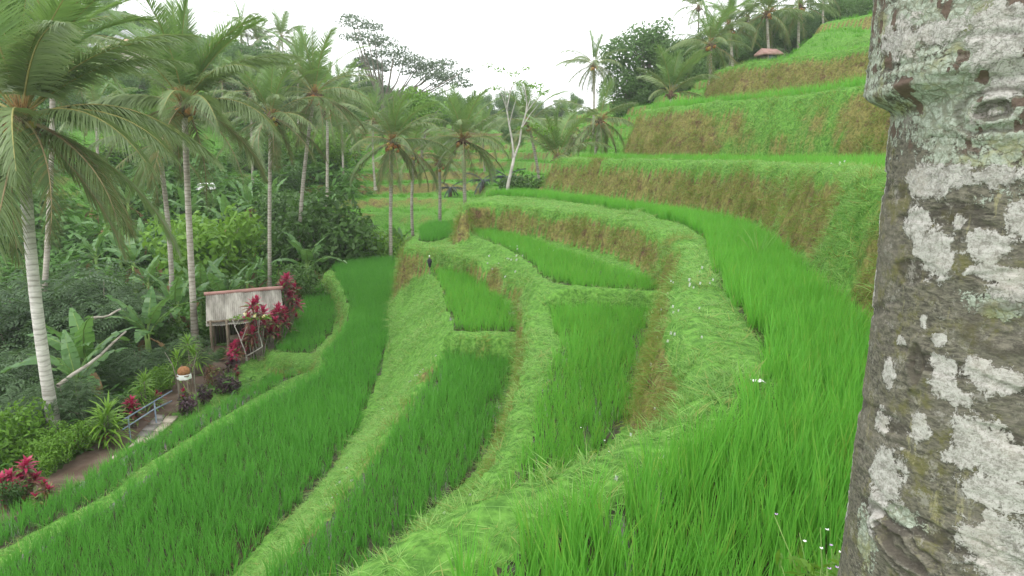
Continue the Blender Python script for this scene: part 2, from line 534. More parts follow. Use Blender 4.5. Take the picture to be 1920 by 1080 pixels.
FIELDS = {  # the planted water surface of each terrace: outline, level
    'near': (cat(zpoly([(905, 368), (1000, 375), (1100, 387), (1200, 402), (1285, 424), (1325, 448), (1335, 490), (1352, 540), (1395, 600), (1432, 655),
                        (1444, 695), (1425, 750), (1375, 815), (1310, 875), (1215, 930), (1110, 985), (1000, 1045), (920, 1110), (860, 1170)], -2.4),
                  XY((-0.1, 2.6), (0.3, 2.2), (0.8, 2.3), (1.3, 2.75), (2.0, 3.2), (4.2, 4.9), (4.2, 5.8)),
                  zpoly([(1680, 730), (1625, 632), (1552, 570), (1492, 500), (1412, 440), (1300, 411), (1200, 394), (1110, 382), (1000, 367)], -2.4)), -2.4),
    'middle': (zpoly([(868, 432), (930, 436), (1000, 458), (1090, 488), (1180, 520), (1236, 538), (1230, 548), (1160, 546), (1080, 542), (1044, 533), (1022, 519), (1008, 503), (985, 483), (950, 466), (910, 450)], -3.62), -3.62),
    'tip': (zpoly([(786, 432), (800, 424), (850, 418), (858, 430), (845, 446), (810, 456), (786, 452)], -4.05), -4.05),
    'right_lower': (zpoly([(1034, 588), (1100, 585), (1222, 588), (1206, 625), (1196, 690), (1176, 775), (1120, 860), (1010, 930), (930, 960),
                           (985, 880), (1000, 850), (1018, 760), (1044, 690), (1056, 645), (1040, 610)], -4.07), -4.07),
    'wedge': (zpoly([(798, 500), (850, 500), (905, 545), (955, 590), (970, 622), (862, 621), (852, 590), (842, 550), (826, 522)], -4.8), -4.8),
    'tongue': (cat(zpoly([(846, 662), (962, 664), (954, 720), (922, 822), (880, 890), (800, 960), (720, 1040), (640, 1110)], -5.4), XY((-3.6, 6), (-5.4, 6)) * 0.875,
                   zpoly([(508, 1080), (560, 1034), (630, 962), (710, 860), (768, 778), (832, 680)], -5.37)), -5.4),
    'big_left': (cat(zpoly([(626, 506), (660, 494), (736, 489), (729, 560), (719, 640), (700, 710), (664, 800), (612, 884), (560, 940), (484, 1015), (424, 1080)], -7.0),
                     XY((-7.2, 9), (-8.6, 6), (-13, 6)) * 0.875,
                     zpoly([(0, 1075), (120, 1000), (215, 950), (245, 920), (335, 862), (450, 790), (575, 722), (618, 694), (612, 668), (648, 626), (660, 600), (660, 570), (650, 545)], -7.0)), -7.0),
    'left_strip': (cat(zpoly([(566, 700), (525, 718), (455, 760), (335, 832), (250, 885), (200, 928), (100, 975), (0, 1030)], -7.55), XY((-14.2, 10), (-15.6, 10)) * 0.875,
                       zpoly([(0, 985), (100, 938), (172, 896), (252, 848), (332, 806), (420, 764), (470, 736), (515, 713)], -7.55)), -7.55),
    'small_left': (zpoly([(606, 530), (626, 556), (630, 590), (622, 622), (602, 648), (586, 664), (522, 662), (516, 645), (545, 602), (562, 574), (588, 550)], -7.8), -7.8),
    'upper': (T1, -0.5, 1.5), 'second': (T2, 2.5, 0.5), 'third': (T3, 5.68, 0.6),
}
PATH = XY((-12.9, 14.5), (-12.0, 18.6), (-12.25, 20.5), (-12.0, 23.2), (-12.3, 25.8), (-12.2, 29.2), (-12.0, 33.0), (-15.6, 33.2), (-14.6, 29.0), (-13.6, 25.8), (-13.1, 23.2), (-13.3, 20.5), (-13.3, 18.4), (-14.4, 14.5)) * 0.875



GROW = {'big_left': -0.16, 'left_strip': -0.16, 'small_left': -0.12, 'tongue': -0.10, 'wedge': -0.16, 'right_lower': -0.08, 'middle': -0.10, 'near': -0.05}


def field_dist(k, P):
    f = FIELDS[k]
    return sdist(P, f[0]) - (f[2] if len(f) > 2 else GROW.get(k, 0.0))


CPTS = np.array([
    (-10, 5, -9.6), (-13, 12, -9.3), (-13, 18.5, -9.15), (-12.6, 23, -9.15), (-13, 28.5, -9.3), (-14, 32.5, -9.4), (-15.3, 22, -9.4), (-17, 18, -10.5), (-18, 26, -11),
    (-14, 40, -9.6), (-9, 49, -9.0), (-13, 52, -9.2), (-17, 44, -10), (-20, 10, -12), (-20, 20, -12.5), (-24, 30, -14), (-30, 40, -13), (-20, 35, -11.5), (-25, 46, -11), (-18, 50, -9.5),
    (-22, 56, -7.5), (-26, 65, -4), (-12, 60, -6.8), (-14, 68, -4.4), (-35, 58, -6), (-45, 48, -8), (-40, 30, -12), (-60, 40, -4),
    (-30, 75, -1.5), (-30, 86, 2), (-45, 80, 3), (-18, 80, -1.0), (-18, 92, 2.2), (-60, 108, 14), (-58, 98, 10), (-75, 100, 14), (-42, 105, 8), (-80, 130, 24), (-52, 135, 19), (-30, 120, 8),
    (-40, 160, 14), (-90, 170, 32), (-8, 56, -6.6), (-3, 56, -6.4), (-8, 64, -5.2), (-3, 75, -3.4), (-8, 84, -1.8), (2, 90, 0.3), (-12, 100, 1), (0, 120, 3), (-20, 140, 6), (10, 150, 5), (0, 200, 7),
    (0, 50, -7), (4, 50, -3), (5, 62, -2), (9, 62, 1.0), (9, 75, 2.4), (12, 71, 4.4), (20, 72, 6), (30, 70, 8.5), (25, 58, 4), (14, 57, 1.0), (22, 66, 8.0), (40, 62, 11), (50, 90, 18), (20, 110, 10), (40, 140, 18),
    (10, 5, -6), (20, 10, -4), (0, -6, -6), (0, 10, -9.8), (0, 20, -9.8), (0, 30, -9.5), (5, 20, -8), (10, 30, -6), (15, 30, -4), (-5, 40, -9.5), (30, 20, 0), (45, 30, 4), (60, 0, 4),
    (-8, 20, -9.8), (-8, 30, -9.7), (-9, 40, -9.7), (-10.5, 33, -9.5), (-200, 300, 45), (0, 400, 12), (200, 300, 35), (150, 150, 28), (-200, 100, 25), (-150, 0, 8), (0, -60, -4), (100, -50, 8), (-100, -60, -4), (-250, 420, 40), (250, 420, 40)], float)
_k = (CPTS[:, 1] < 48) & (CPTS[:, 0] < 6) & (CPTS[:, 1] > -10)
CPTS[_k] *= 0.875
_r = np.linalg.norm(CPTS[:, None, :2] - CPTS[None, :, :2], axis=2)
_w = np.linalg.solve(_r + 0.3 * np.eye(len(CPTS)), CPTS[:, 2] - CPTS[:, 2].mean())


def base_height(P):
    z = np.full(len(P), CPTS[:, 2].mean())
    for (cx, cy, _), w in zip(CPTS, _w):
        z += w * np.hypot(P[:, 0] - cx, P[:, 1] - cy)
    x, y = P[:, 0], P[:, 1]
    # the opposite slope and the valley head are terraced too
    far = smooth(49, 56, y) * (1 - smooth(135, 160, y)) * smooth(-75, -60, x) * (1 - smooth(22, 32, x))
    st = 1.1
    u = (z + 1.6 * fbm(x / 22, y / 22, 3) + 0.25 * fbm(x / 5, y / 5, 2)) / st
    k = np.floor(u)
    q = (k + smooth(0.80, 1.0, u - k)) * st + 0.07 * (smooth(0.55, 0.8, u - k) - smooth(0.82, 0.95, u - k))
    z = z * (1 - far) + q * far
    z = z + 0.12 * fbm(x / 3.0, y / 3.0, 3) * (1 - 0.8 * far)
    return np.clip(z, -15.5, 60), far, u - k


PATCH = [(*at_d(1600, 400, 12.5)[:2], 1.6, 2.2, 0.18), (*at_d(1440, 380, 19)[:2], 0.7, 1.0, 0.35), (*at_d(1117, 335, 37)[:2], 0.22, 1.5, 1.6), (*on_z(915, 508, -3.9)[:2], 0.45, 1.7, 0.75), (*on_z(520, 695, -7.5)[:2], 1.5, 0.8, 0.55), (*at_d(1480, 235, 33)[:2], 2.2, 5.0, 0.22), (*at_d(1610, 190, 31)[:2], 1.0, 2.0, 1.2), (*at_d(1250, 480, 19)[:2], 0.8, 1.2, 0.4)]


def land(P, full=False):
    P = np.asarray(P, float)
    x, y = P[:, 0], P[:, 1]
    wob = 0.12 * fbm(x / 1.3, y / 1.3, 3) + 0.08 * fbm(x / 0.35, y / 0.35, 2)
    z, far, frac = base_height(P)
    pth = sdist(P, PATH)
    zp = 0.875 * np.interp(y / 0.875, [14, 18.5, 23, 28.5, 33], [-9.35, -9.15, -9.1, -9.3, -9.4])
    z = np.where(pth > -0.5, z + (zp - z) * smooth(-0.5, 0.05, pth), z)
    dry = 0.85 * far * smooth(0.78, 0.86, frac) * np.clip(0.8 + 1.0 * fbm(x / 9, y / 9, 3), 0, 1)
    win = np.full(len(P), -1)
    for i, (poly, lip, s, dr) in enumerate(TIERS):
        d = sdist(P, poly)
        if i in FOOT:
            d = d - FOOT[i]
        depth = np.clip(-(d + wob), 0, None)
        zt = lip - s * depth + 0.075 * fbm(x / 0.6 + i, y / 0.6, 3) + 0.10 * fbm(x / 2.2 + 3 * i, y / 2.2, 2)
        if i == 5:              # the shoulder of the leaf shaped field ends where the bank below it starts
            zt = zt - 4.5 * np.clip(-(sdist(P, TB) - 0.25 + wob), 0, None)
        if i == 4:              # the top meadow ends on the left
            zt = zt - 0.75 * np.clip(T4[0, 0] + 0.3 - x, 0, None)
        # a rounded shoulder: the lip sags a little before it breaks away
        zt = zt - 0.10 * smooth(0.30, -0.05, d + wob)
        up = zt > z
        z = np.where(up, zt, z)
        win = np.where(up, i, win)
        drop = lip - zt
        dd = dr * smooth(0.16, 0.5, drop + 0.35 * vnoise(x / 0.8, y / 0.8)) if dr > 0.2 else dr * np.ones(len(P))
        flat = 0.06 if i not in (7, 8) else 0.06 + 0.52 * smooth(0.75, 0.2, d) * np.clip(0.6 + 1.2 * vnoise(x / 0.9, y / 0.9), 0, 1)
        dry = np.where(up, np.where(depth > 0, dd, flat), dry)
    for k, (cx, cy, rx, ry, v) in enumerate(PATCH):
        q = 1 - np.sqrt(((x - cx) / rx) ** 2 + ((y - cy) / ry) ** 2)
        dry = dry + (v - dry) * smooth(-0.3, 0.7, q + 0.7 * fbm(x / 0.9, y / 0.9, 3) + 0.5 * fbm(z / 0.5 + k, x / 0.7, 2))
    fd = np.full(len(P), -9.0)
    fz = np.zeros(len(P))
    for k in FIELDS:
        lev = FIELDS[k][1]
        d = field_dist(k, P) + 0.5 * wob
        ok = (d > fd) & (z < lev + 0.6) & (z > lev - 0.5)
        fd = np.where(ok, d, fd)
        fz = np.where(ok, lev, fz)
    f = smooth(-0.10, 0.12, fd)
    z = z * (1 - f) + fz * f
    fd = np.where(np.abs(z - fz) < 0.07, fd, -9.0)
    if full:
        return z, win, dry, fd, pth, far
    return z


def gz(x, y):
    return float(land(np.array([[x, y]]))[0])


def ground_at(px, D):
    """the ground point at depth D in the pixel column px"""
    z = -8.0
    for _ in range(6):
        zc = D * CP - z * SP
        x = (px - 960) / F * zc
        z = gz(x, D)
    return np.array([x, D, z])


def hit(px, py, d0=2.5, d1=140):
    """where the sight line through a picture point meets the land"""
    d = ray(px, py)
    d = d / d[1]
    Y = np.geomspace(d0, d1, 900)
    P = Y[:, None] * d
    below = land(P[:, :2]) > P[:, 2]
    k = int(np.argmax(below)) if below.any() else len(Y) - 1
    return P[k]


# grid rows: fine near the eye, coarser with distance, on to the horizon
ys = [-6.0]
while ys[-1] < 430:
    v = ys[-1]
    ys.append(v + (0.25 if v < 2 else max(0.07, 0.0062 * v)))
ys = np.array(ys)
ts = np.linspace(-1.12, 1.12, 470)
GY, GT = np.meshgrid(ys, ts, indexing='ij')
GX = GT * (GY + 8.5)
GP = np.stack([GX.ravel(), GY.ravel()], 1)
gzv, gwin, gdry, gfd, gpth, gfar = land(GP, True)
GV = np.column_stack([GP, gzv])
nr, nc = GX.shape
idx = np.arange(nr * nc).reshape(nr, nc)
GQ = np.stack([idx[:-1, :-1], idx[:-1, 1:], idx[1:, 1:], idx[1:, :-1]], -1).reshape(-1, 4)
is_field = (gfd[GQ].mean(1) > 0.03) & (np.ptp(gzv[GQ], axis=1) < 0.12)
is_path = (gpth[GQ].mean(1) > 0) & ~is_field
pcx = np.interp(GP[:, 1], np.array([14.5, 18.5, 23.2, 29, 33]) * 0.875, np.array([-13.6, -12.7, -12.55, -13.4, -13.8]) * 0.875)
is_verge = (gpth[GQ].mean(1) > -1.7) & ((GP[:, 0] > pcx)[GQ].mean(1) > 0.5) & (GV[GQ].mean(1)[:, 1] < 30)
is_hill = is_verge | ((gwin[GQ] >= 0).sum(1) >= 2) | (gfar[GQ].mean(1) > 0.35)
cls = np.where(is_field, 2, np.where(is_path, 3, np.where(is_hill, 1, 0)))
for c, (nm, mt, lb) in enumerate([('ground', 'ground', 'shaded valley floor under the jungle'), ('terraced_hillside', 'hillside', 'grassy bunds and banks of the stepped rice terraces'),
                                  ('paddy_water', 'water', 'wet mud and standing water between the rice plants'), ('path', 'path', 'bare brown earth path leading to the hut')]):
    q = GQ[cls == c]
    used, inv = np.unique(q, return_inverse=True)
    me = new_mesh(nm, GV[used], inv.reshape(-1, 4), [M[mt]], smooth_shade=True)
    a = me.attributes.new('dry', 'FLOAT', 'POINT')
    a.data.foreach_set('value', gdry[used].astype(np.float32))
    o = link(nm, me, kind='structure', label=lb)
    if nm == 'path':
        PATH_OBJ = o

# ------------------------------------------------------------------ scattering of grass and rice (stuff)
def aim(v):
    """rotations that turn +Z to v"""
    v = v / (np.linalg.norm(v, axis=1)[:, None] + 1e-9)
    b = np.arccos(np.clip(v[:, 2], -1, 1))
    c = np.arctan2(v[:, 1], v[:, 0])
    return np.column_stack([np.zeros(len(v)), b, c])


def blades(n, h, w, spread, lean, bend, seed, segs=3, hvar=0.3):
    r = np.random.default_rng(seed)
    V, Q = [], []
    for i in range(n):
        a = r.random() * 2 * math.pi
        rad = spread * math.sqrt(r.random())
        base = np.array([rad * math.cos(a), rad * math.sin(a), -0.02])
        az = a + r.normal(0, 0.9)
        hh = h * (1 + hvar * r.normal())
        ln = abs(r.normal(lean, lean * 0.6))
        bd = abs(r.normal(bend, bend * 0.6))
        out = np.array([math.cos(az), math.sin(az), 0])
        fa = r.random() * math.pi
        side = np.array([math.cos(fa), math.sin(fa), 0])
        pts = []
        for s in np.linspace(0, 1, segs + 1):
            pts.append(base + out * hh * (ln * s + bd * s * s) + np.array([0, 0, hh * s * (1 - 0.35 * bd * s)]))
        k = len(V) * 0
        o = sum(len(q) for q in V)
        vs_ = []
        for s, p in zip(np.linspace(0, 1, segs + 1), pts):
            ww = w * (1 - s ** 2.2) * 0.5 * (0.6 + 0.4 * min(1, s * 4)) + 0.0004
            vs_ += [p - side * ww, p + side * ww]
        V.append(np.array(vs_))
        for j in range(segs):
            Q.append((o + 2 * j, o + 2 * j + 1, o + 2 * j + 3, o + 2 * j + 2))
    return np.concatenate(V), np.array(Q)


def leafy(n, r0, h, lw, ll, seed):
    """a low cluster of broad leaves"""
    r = np.random.default_rng(seed)
    V, Q = [], []
    for i in range(n):
        p = np.array([r.normal(0, r0), r.normal(0, r0), abs(r.normal(h * 0.55, h * 0.3))])
        d = np.array([p[0], p[1], 0.15 * h]) + r.normal(0, 0.35, 3) * (r0 + h)
        d /= np.linalg.norm(d) + 1e-9
        d[2] = d[2] * 0.6 - 0.15
        s = np.cross(d, (0, 0, 1.0)) + r.normal(0, 0.25, 3)
        s /= np.linalg.norm(s) + 1e-9
        l, w = ll * r.uniform(0.6, 1.3), lw * r.uniform(0.6, 1.2)
        o = 4 * len(V)
        V.append(np.array([p, p + d * l * 0.5 - s * w / 2, p + d * l + np.array([0, 0, -0.2 * l]), p + d * l * 0.5 + s * w / 2]))
        Q.append((o, o + 1, o + 2, o + 3))
    return np.concatenate(V), np.array(Q)


_trees = {}


def scatter_tree():
    if 't' in _trees:
        return _trees['t']
    ng = bpy.data.node_groups.new('scatter', 'GeometryNodeTree')
    ng.interface.new_socket('Geometry', in_out='INPUT', socket_type='NodeSocketGeometry')
    ng.interface.new_socket('Geometry', in_out='OUTPUT', socket_type='NodeSocketGeometry')
    N, L = ng.nodes, ng.links
    gi, go = N.new('NodeGroupInput'), N.new('NodeGroupOutput')

    def attr(nm, dt):
        a = N.new('GeometryNodeInputNamedAttribute')
        a.data_type = dt
        a.inputs['Name'].default_value = nm
        return a.outputs['Attribute']
    sep = N.new('GeometryNodeSeparateGeometry')
    sep.domain = 'POINT'
    L.new(gi.outputs[0], sep.inputs['Geometry'])
    L.new(attr('is_tuft', 'BOOLEAN'), sep.inputs['Selection'])
    spl = N.new('GeometryNodeSplitToInstances')
    spl.domain = 'POINT'
    L.new(sep.outputs['Selection'], spl.inputs['Geometry'])
    L.new(attr('pick', 'INT'), spl.inputs['Group ID'])
    iop = N.new('GeometryNodeInstanceOnPoints')
    L.new(sep.outputs['Inverted'], iop.inputs['Points'])
    L.new(spl.outputs['Instances'], iop.inputs['Instance'])
    iop.inputs['Pick Instance'].default_value = True
    L.new(attr('pick', 'INT'), iop.inputs['Instance Index'])
    L.new(attr('rot', 'FLOAT_VECTOR'), iop.inputs['Rotation'])
    L.new(attr('size', 'FLOAT_VECTOR'), iop.inputs['Scale'])
    L.new(iop.outputs['Instances'], go.inputs[0])
    _trees['t'] = ng
    return ng


def scatter(name, temps, pts, up, size, mat, label, cat_, group=None, zscale=None, seed=0):
    """one object of kind stuff: its mesh holds a few tufts and the places where they grow"""
    r = np.random.default_rng(seed + 11)
    if len(pts) == 0:
        return None
    nt_ = len(temps)
    V, Q, pick, ist = [], [], [], []
    o = 0
    for k, (v, q) in enumerate(temps):
        V.append(v)
        Q.append(q + o)
        pick.append(np.full(len(v), k))
        o += len(v)
    tv = np.concatenate(V)
    n = len(pts)
    allv = np.concatenate([tv, pts])
    me = new_mesh(name, allv, np.concatenate(Q), [mat])
    pk = np.concatenate(pick + [r.integers(0, nt_, n)]).astype(np.int32)
    a = me.attributes.new('pick', 'INT', 'POINT')
    a.data.foreach_set('value', pk)
    a = me.attributes.new('is_tuft', 'BOOLEAN', 'POINT')
    a.data.foreach_set('value', np.concatenate([np.ones(len(tv), bool), np.zeros(n, bool)]))
    rot = np.zeros((len(allv), 3), np.float32)
    rot[len(tv):] = aim(up)
    a = me.attributes.new('rot', 'FLOAT_VECTOR', 'POINT')
    a.data.foreach_set('vector', rot.ravel())
    sz = np.ones((len(allv), 3), np.float32)
    sz[len(tv):] = np.asarray(size)[:, None]
    if zscale is not None:
        sz[len(tv):, 2] *= zscale
    a = me.attributes.new('size', 'FLOAT_VECTOR', 'POINT')
    a.data.foreach_set('vector', sz.ravel())
    ob = link(name, me, kind='stuff', label=label, category=cat_)
    if group:
        ob['group'] = group
    md = ob.modifiers.new('scatter', 'NODES')
    md.node_group = scatter_tree()
    return ob


def in_view(P, m=0.12):
    """drop what lies far outside the frame (a margin for a step to the side)"""
    zc = P[:, 1] * CP - P[:, 2] * SP
    xs = P[:, 0] / np.maximum(zc, 0.3) * F / 960
    yv = (P[:, 2] * CP + P[:, 1] * SP) / np.maximum(zc, 0.3) * F / 540
    return (zc > 0.3) & (np.abs(xs) < 1.0 + m + 1.2 / np.maximum(zc, .3)) & (np.abs(yv) < 1.0 + m + 1.2 / np.maximum(zc, .3))


def fill_poly(poly, step, r, dmax=None):
    lo, hi = poly.min(0) - 0.25, poly.max(0) + 0.25
    gx, gy = np.arange(lo[0], hi[0], step), np.arange(lo[1], hi[1], step)
    X, Y = np.meshgrid(gx, gy)
    P = np.column_stack([X.ravel(), Y.ravel()])
    P += r.uniform(-0.42, 0.42, P.shape) * step
    return P


rice_near = [blades(19, 0.44, 0.0105, 0.045, 0.09, 0.11, s, 4, 0.16) for s in range(7)]
rice_far = [blades(17, 0.42, 0.0135, 0.06, 0.11, 0.13, 20 + s, 2, 0.18) for s in range(5)]
RICE = {  # field: spacing, height factor, material, label
    'near': (0.125, 1.0, 'rice', 'tall bright rice in the curved terrace nearest the lichen covered trunk'),
    'middle': (0.155, 0.75, 'rice', 'bright rice in the leaf shaped terrace below the curved bank'),
    'tip': (0.155, 0.8, 'rice_deep', 'rice in the tiny round terrace at the tip by the palm trunks'),
    'right_lower': (0.145, 0.85, 'rice', 'rice in the tapering terrace below the leaf shaped one'),
    'wedge': (0.15, 0.8, 'rice', 'bright rice in the small wedge terrace beside the scarecrow'),
    'tongue': (0.14, 0.85, 'rice_deep', 'dark rice in the long tongue shaped terrace at the bottom centre'),
    'big_left': (0.155, 0.95, 'rice_deep', 'deep green rice in the largest terrace running down to the left'),
    'left_strip': (0.155, 0.85, 'rice_deep', 'deep green rice in the narrow strip beside the earth path'),
    'small_left': (0.16, 0.8, 'rice_deep', 'dark rice in the small triangular terrace beside the crimson plants'),
    'upper': (0.24, 0.95, 'rice', 'rice edge on the wide terrace at eye level'),
    'second': (0.27, 1.3, 'rice', 'rice edge on the second terrace above eye level'),
    'third': (0.30, 1.0, 'rice', 'rice edge on the third terrace above eye level'),
}
for k, (sp, hf, mt, lb) in RICE.items():
    poly, lev = FIELDS[k][:2]
    r = np.random.default_rng(sum(map(ord, k)))
    P = fill_poly(poly, sp, r)
    d = field_dist(k, P)
    keep = d > 0.02
    if k in ('upper', 'second', 'third'):
        keep &= (r.random(len(P)) < np.clip(1.3 - d / 4.0, 0.08, 1))
    thin = vnoise(P[:, 0] / 0.7, P[:, 1] / 0.7) + 0.5
    keep &= r.random(len(P)) < np.where(d < 0.35, 0.35 + 1.2 * thin * np.clip(d / 0.35, 0, 1), 0.97)
    P, d = P[keep], d[keep]
    P3 = np.column_stack([P, np.full(len(P), lev)])
    ok = in_view(P3 + np.array([0, 0, 0.3])) & (land(P) < lev + 0.12)
    P3 = P3[ok]
    n = len(P3)
    up = np.column_stack([r.normal(0.02, 0.10, n), r.normal(0, 0.10, n), np.ones(n)])
    hv = 1 + 0.22 * fbm(P3[:, 0] / 1.6, P3[:, 1] / 1.6, 2)
    size = hf * hv * r.uniform(0.85, 1.12, n)
    scatter('rice_crop', rice_near if k == 'near' else rice_far, P3, up, size, M[mt], lb, 'rice', 'rice planted on the terraces', seed=n)

# grass: sample the grid cells of bunds and banks
gn = np.cross(GV[GQ[:, 1]] - GV[GQ[:, 0]], GV[GQ[:, 3]] - GV[GQ[:, 0]])
area = np.linalg.norm(gn, axis=1)
gn = gn / (area[:, None] + 1e-9)
gc = GV[GQ].mean(1)
fdry = gdry[GQ].mean(1)
dist = np.linalg.norm(gc, axis=1)
vis = in_view(gc)


def sample(mask, dens, r):
    """points on the masked cells, dens per square metre (array)"""
    i = np.where(mask)[0]
    cnt = r.poisson(area[i] * dens[i])
    i = np.repeat(i, cnt)
    u, v = r.random((2, len(i)))
    a, b, c, d = (GV[GQ[i, k]] for k in range(4))
    P = (a * (1 - u)[:, None] + b * u[:, None]) * (1 - v)[:, None] + (d * (1 - u)[:, None] + c * u[:, None]) * v[:, None]
    return P, i


r = np.random.default_rng(5)
hill = (cls == 1) & vis & (gfd[GQ].mean(1) < 0.02)
grass_t = [blades(34, 0.085, 0.0075, 0.13, 0.5, 0.7, 40 + s, 2, 0.4) for s in range(6)]
grass_l = [blades(16, 0.16, 0.009, 0.10, 0.35, 0.8, 60 + s, 3, 0.4) for s in range(4)]
bank_t = [blades(26, 0.15, 0.010, 0.15, 0.5, 1.0, 80 + s, 2, 0.45) for s in range(6)]
near_h = hill & (dist < 62)
lush = np.clip(1.1 - 1.25 * fdry, 0.10, 1)
dens = np.where(dist < 9, 60, np.where(dist < 16, 38, np.where(dist < 30, 22, 12))) * lush
P, i = sample(near_h & (gfar[GQ].mean(1) < 0.35), dens, r)
n = len(P)
up = gn[i] * 0.6 + np.array([0, 0, 0.7]) + r.normal(0, 0.22, (n, 3))
sz = (0.8 + 0.5 * np.clip(dist[i] / 30, 0, 1.3)) * r.uniform(0.6, 1.35, n) * (1 + 0.7 * fbm(P[:, 0] / 0.9, P[:, 1] / 0.9, 2))
scatter('bund_grass', grass_t + grass_l, P, up, np.clip(sz, 0.3, 2.0), M['grass'], 'short bright green grass growing on the terrace bunds and shoulders', 'grass', seed=1, zscale=np.clip(1.05 - dist[i] / 32, 0.45, 1) * np.clip(1.25 - 0.65 * gn[i, 2], 0.55, 1.2))
dens = np.where(dist < 16, 34, np.where(dist < 30, 22, 12)) * np.clip(fdry * 1.3 - 0.1, 0, 1)
P, i = sample(near_h & (fdry > 0.15) & (gfar[GQ].mean(1) < 0.35), dens, r)
n = len(P)
up = gn[i] * 0.9 + np.array([0, 0, 0.25]) + r.normal(0, 0.30, (n, 3))
sz = (0.65 + 0.4 * np.clip(dist[i] / 30, 0, 1.5)) * r.uniform(0.6, 1.3, n)
scatter('bank_grass', bank_t, P, up, sz, M['bank'], 'straw coloured and olive grass hanging on the steep terrace banks', 'dry grass', seed=2)
# valley head and opposite slope: rice and grass seen from afar
fa = vis & (gfar[GQ].mean(1) > 0.3) & (dist < 130)
far_t = [blades(22, 0.26, 0.040, 0.38, 0.2, 0.25, 100 + s, 2, 0.3) for s in range(4)]
P, i = sample(fa, np.clip(1.2 - fdry * 1.3, 0.1, 1) * np.clip(2.4 - dist / 70, 0.5, 2.0), r)
n = len(P)
_keep = fdry[i] < 0.22
P, i = P[_keep], i[_keep]
n = len(P)
scatter('far_rice', far_t, P, np.array([0, 0, 1]) + r.normal(0, 0.08, (n, 3)), r.uniform(0.6, 1.0, n), M['farrice'], 'pale green rice on the far terraces at the head of the valley', 'rice', seed=3)

# ------------------------------------------------------------------ palms
def frond_arrays(L, e0, bend, nleaf, seed, droop, llen=0.95, segs=2, twist=0.0, ragged=0.0, wl=0.05):
    """one pinnate leaf growing along +X from the origin; e0 start elevation, bend how far it arches over"""
    r = np.random.default_rng(seed)
    n = 22
    s = np.linspace(0, 1, n)
    el = np.radians(e0 - bend * s ** 1.25)
    step = L / (n - 1)
    x = np.concatenate([[0], np.cumsum(np.cos(el[:-1]) * step)])
    z = np.concatenate([[0], np.cumsum(np.sin(el[:-1]) * step)])
    y = twist * s ** 2 * L
    C = np.column_stack([x, y, z])
    mb = MB()
    mb.tube(C[::2], np.linspace(0.034, 0.007, len(C[::2])), 5, 1, False)
    V, Q = [], []
    o = 0
    for i in range(nleaf):
        for sd in (-1, 1):
            t = 0.13 + 0.87 * (i + 0.5 * r.random()) / nleaf
            if r.random() < ragged:
                continue
            k = min(t * (n - 1), n - 1.001)
            j = int(k)
            p = C[j] * (1 - (k - j)) + C[j + 1] * (k - j)
            T = C[j + 1] - C[j]
            T = T / np.linalg.norm(T)
            lat = np.array([0, sd, 0.0])
            upv = np.cross(T, (0, 1.0, 0))
            upv = -upv if upv[2] < 0 else upv
            ph = math.radians(28 + 38 * t + r.normal(0, 4))
            d = lat * math.cos(ph) + T * math.sin(ph) + upv * r.uniform(0.05, 0.35)
            d /= np.linalg.norm(d)
            ll = llen * (0.45 + 0.55 * math.sin(math.pi * min(1, (0.1 + t * 0.92))) ** 0.7) * r.uniform(0.85, 1.1) * (0.55 if t > 0.95 else 1)
            w = wl * r.uniform(0.8, 1.15)
            dr = droop * r.uniform(0.7, 1.3)
            q = p.copy()
            row = []
            dd = d.copy()
            for g in range(segs + 1):
                f = g / segs
                ww = w * (1 - f ** 2.5) + 0.003
                sv = T * 0.85 + upv * 0.25 * sd
                row += [q - sv * ww / 2, q + sv * ww / 2]
                dd = dd + np.array([0, 0, -dr / segs])
                dd /= np.linalg.norm(dd)
                q = q + dd * ll / segs
            V.append(np.array(row))
            for g in range(segs):
                Q.append((o + 2 * g, o + 2 * g + 1, o + 2 * g + 3, o + 2 * g + 2))
            o += len(row)
    mb.add(np.concatenate(V), np.array(Q), 0)
    return mb


FR = {}


def frond_mesh(detail, kind, var):
    """kinds by how high the leaf stands: spear, high, mid, low, hang, dead"""
    key = (detail, kind, var)
    if key in FR:
        return FR[key]
    e0, bend, droop, rag = {'spear': (86, 22, 0.10, 0.0), 'high': (70, 44, 0.35, 0.0), 'mid': (44, 60, 0.8, 0.02), 'low': (16, 62, 1.2, 0.05), 'hang': (-18, 58, 1.0, 0.12), 'dead': (-50, 34, 0.8, 0.3)}[kind]
    nl, sg, w = {0: (118, 3, 0.052), 1: (72, 2, 0.066), 2: (38, 2, 0.11)}[detail]
    sd = hash((detail, len(kind), ord(kind[0]), ord(kind[1]), var)) % 9999
    r = np.random.default_rng(sd)
    L = 4.6 * r.uniform(0.92, 1.06) * (0.8 if kind in ('spear', 'dead') else 1)
    mb = frond_arrays(L, e0 + r.normal(0, 4), bend * r.uniform(0.8, 1.25), nl, sd, droop, 0.95, sg, r.normal(0, 0.07), rag, w)
    m1 = {'spear': 'frond_young', 'high': 'frond_young', 'dead': 'frond_old'}.get(kind, 'frond')
    if kind == 'hang' and var == 1:
        m1 = 'frond_old'
    m2 = 'rachis_old' if kind in ('dead', 'hang') else 'rachis'
    FR[key] = mb.mesh('frond', [M[m1], M[m2]])
    return FR[key]


def uv_ball(rx, rz, nu=8, nv=6):
    V, Q = [], []
    for i in range(nv + 1):
        a = -math.pi / 2 + math.pi * i / nv
        for j in range(nu):
            b = 2 * math.pi * j / nu
            V.append((rx * math.cos(a) * math.cos(b), rx * math.cos(a) * math.sin(b), rz * math.sin(a)))
    for i in range(nv):
        for j in range(nu):
            k = (j + 1) % nu
            Q.append((i * nu + j, i * nu + k, (i + 1) * nu + k, (i + 1) * nu + j))
    return np.array(V), np.array(Q)


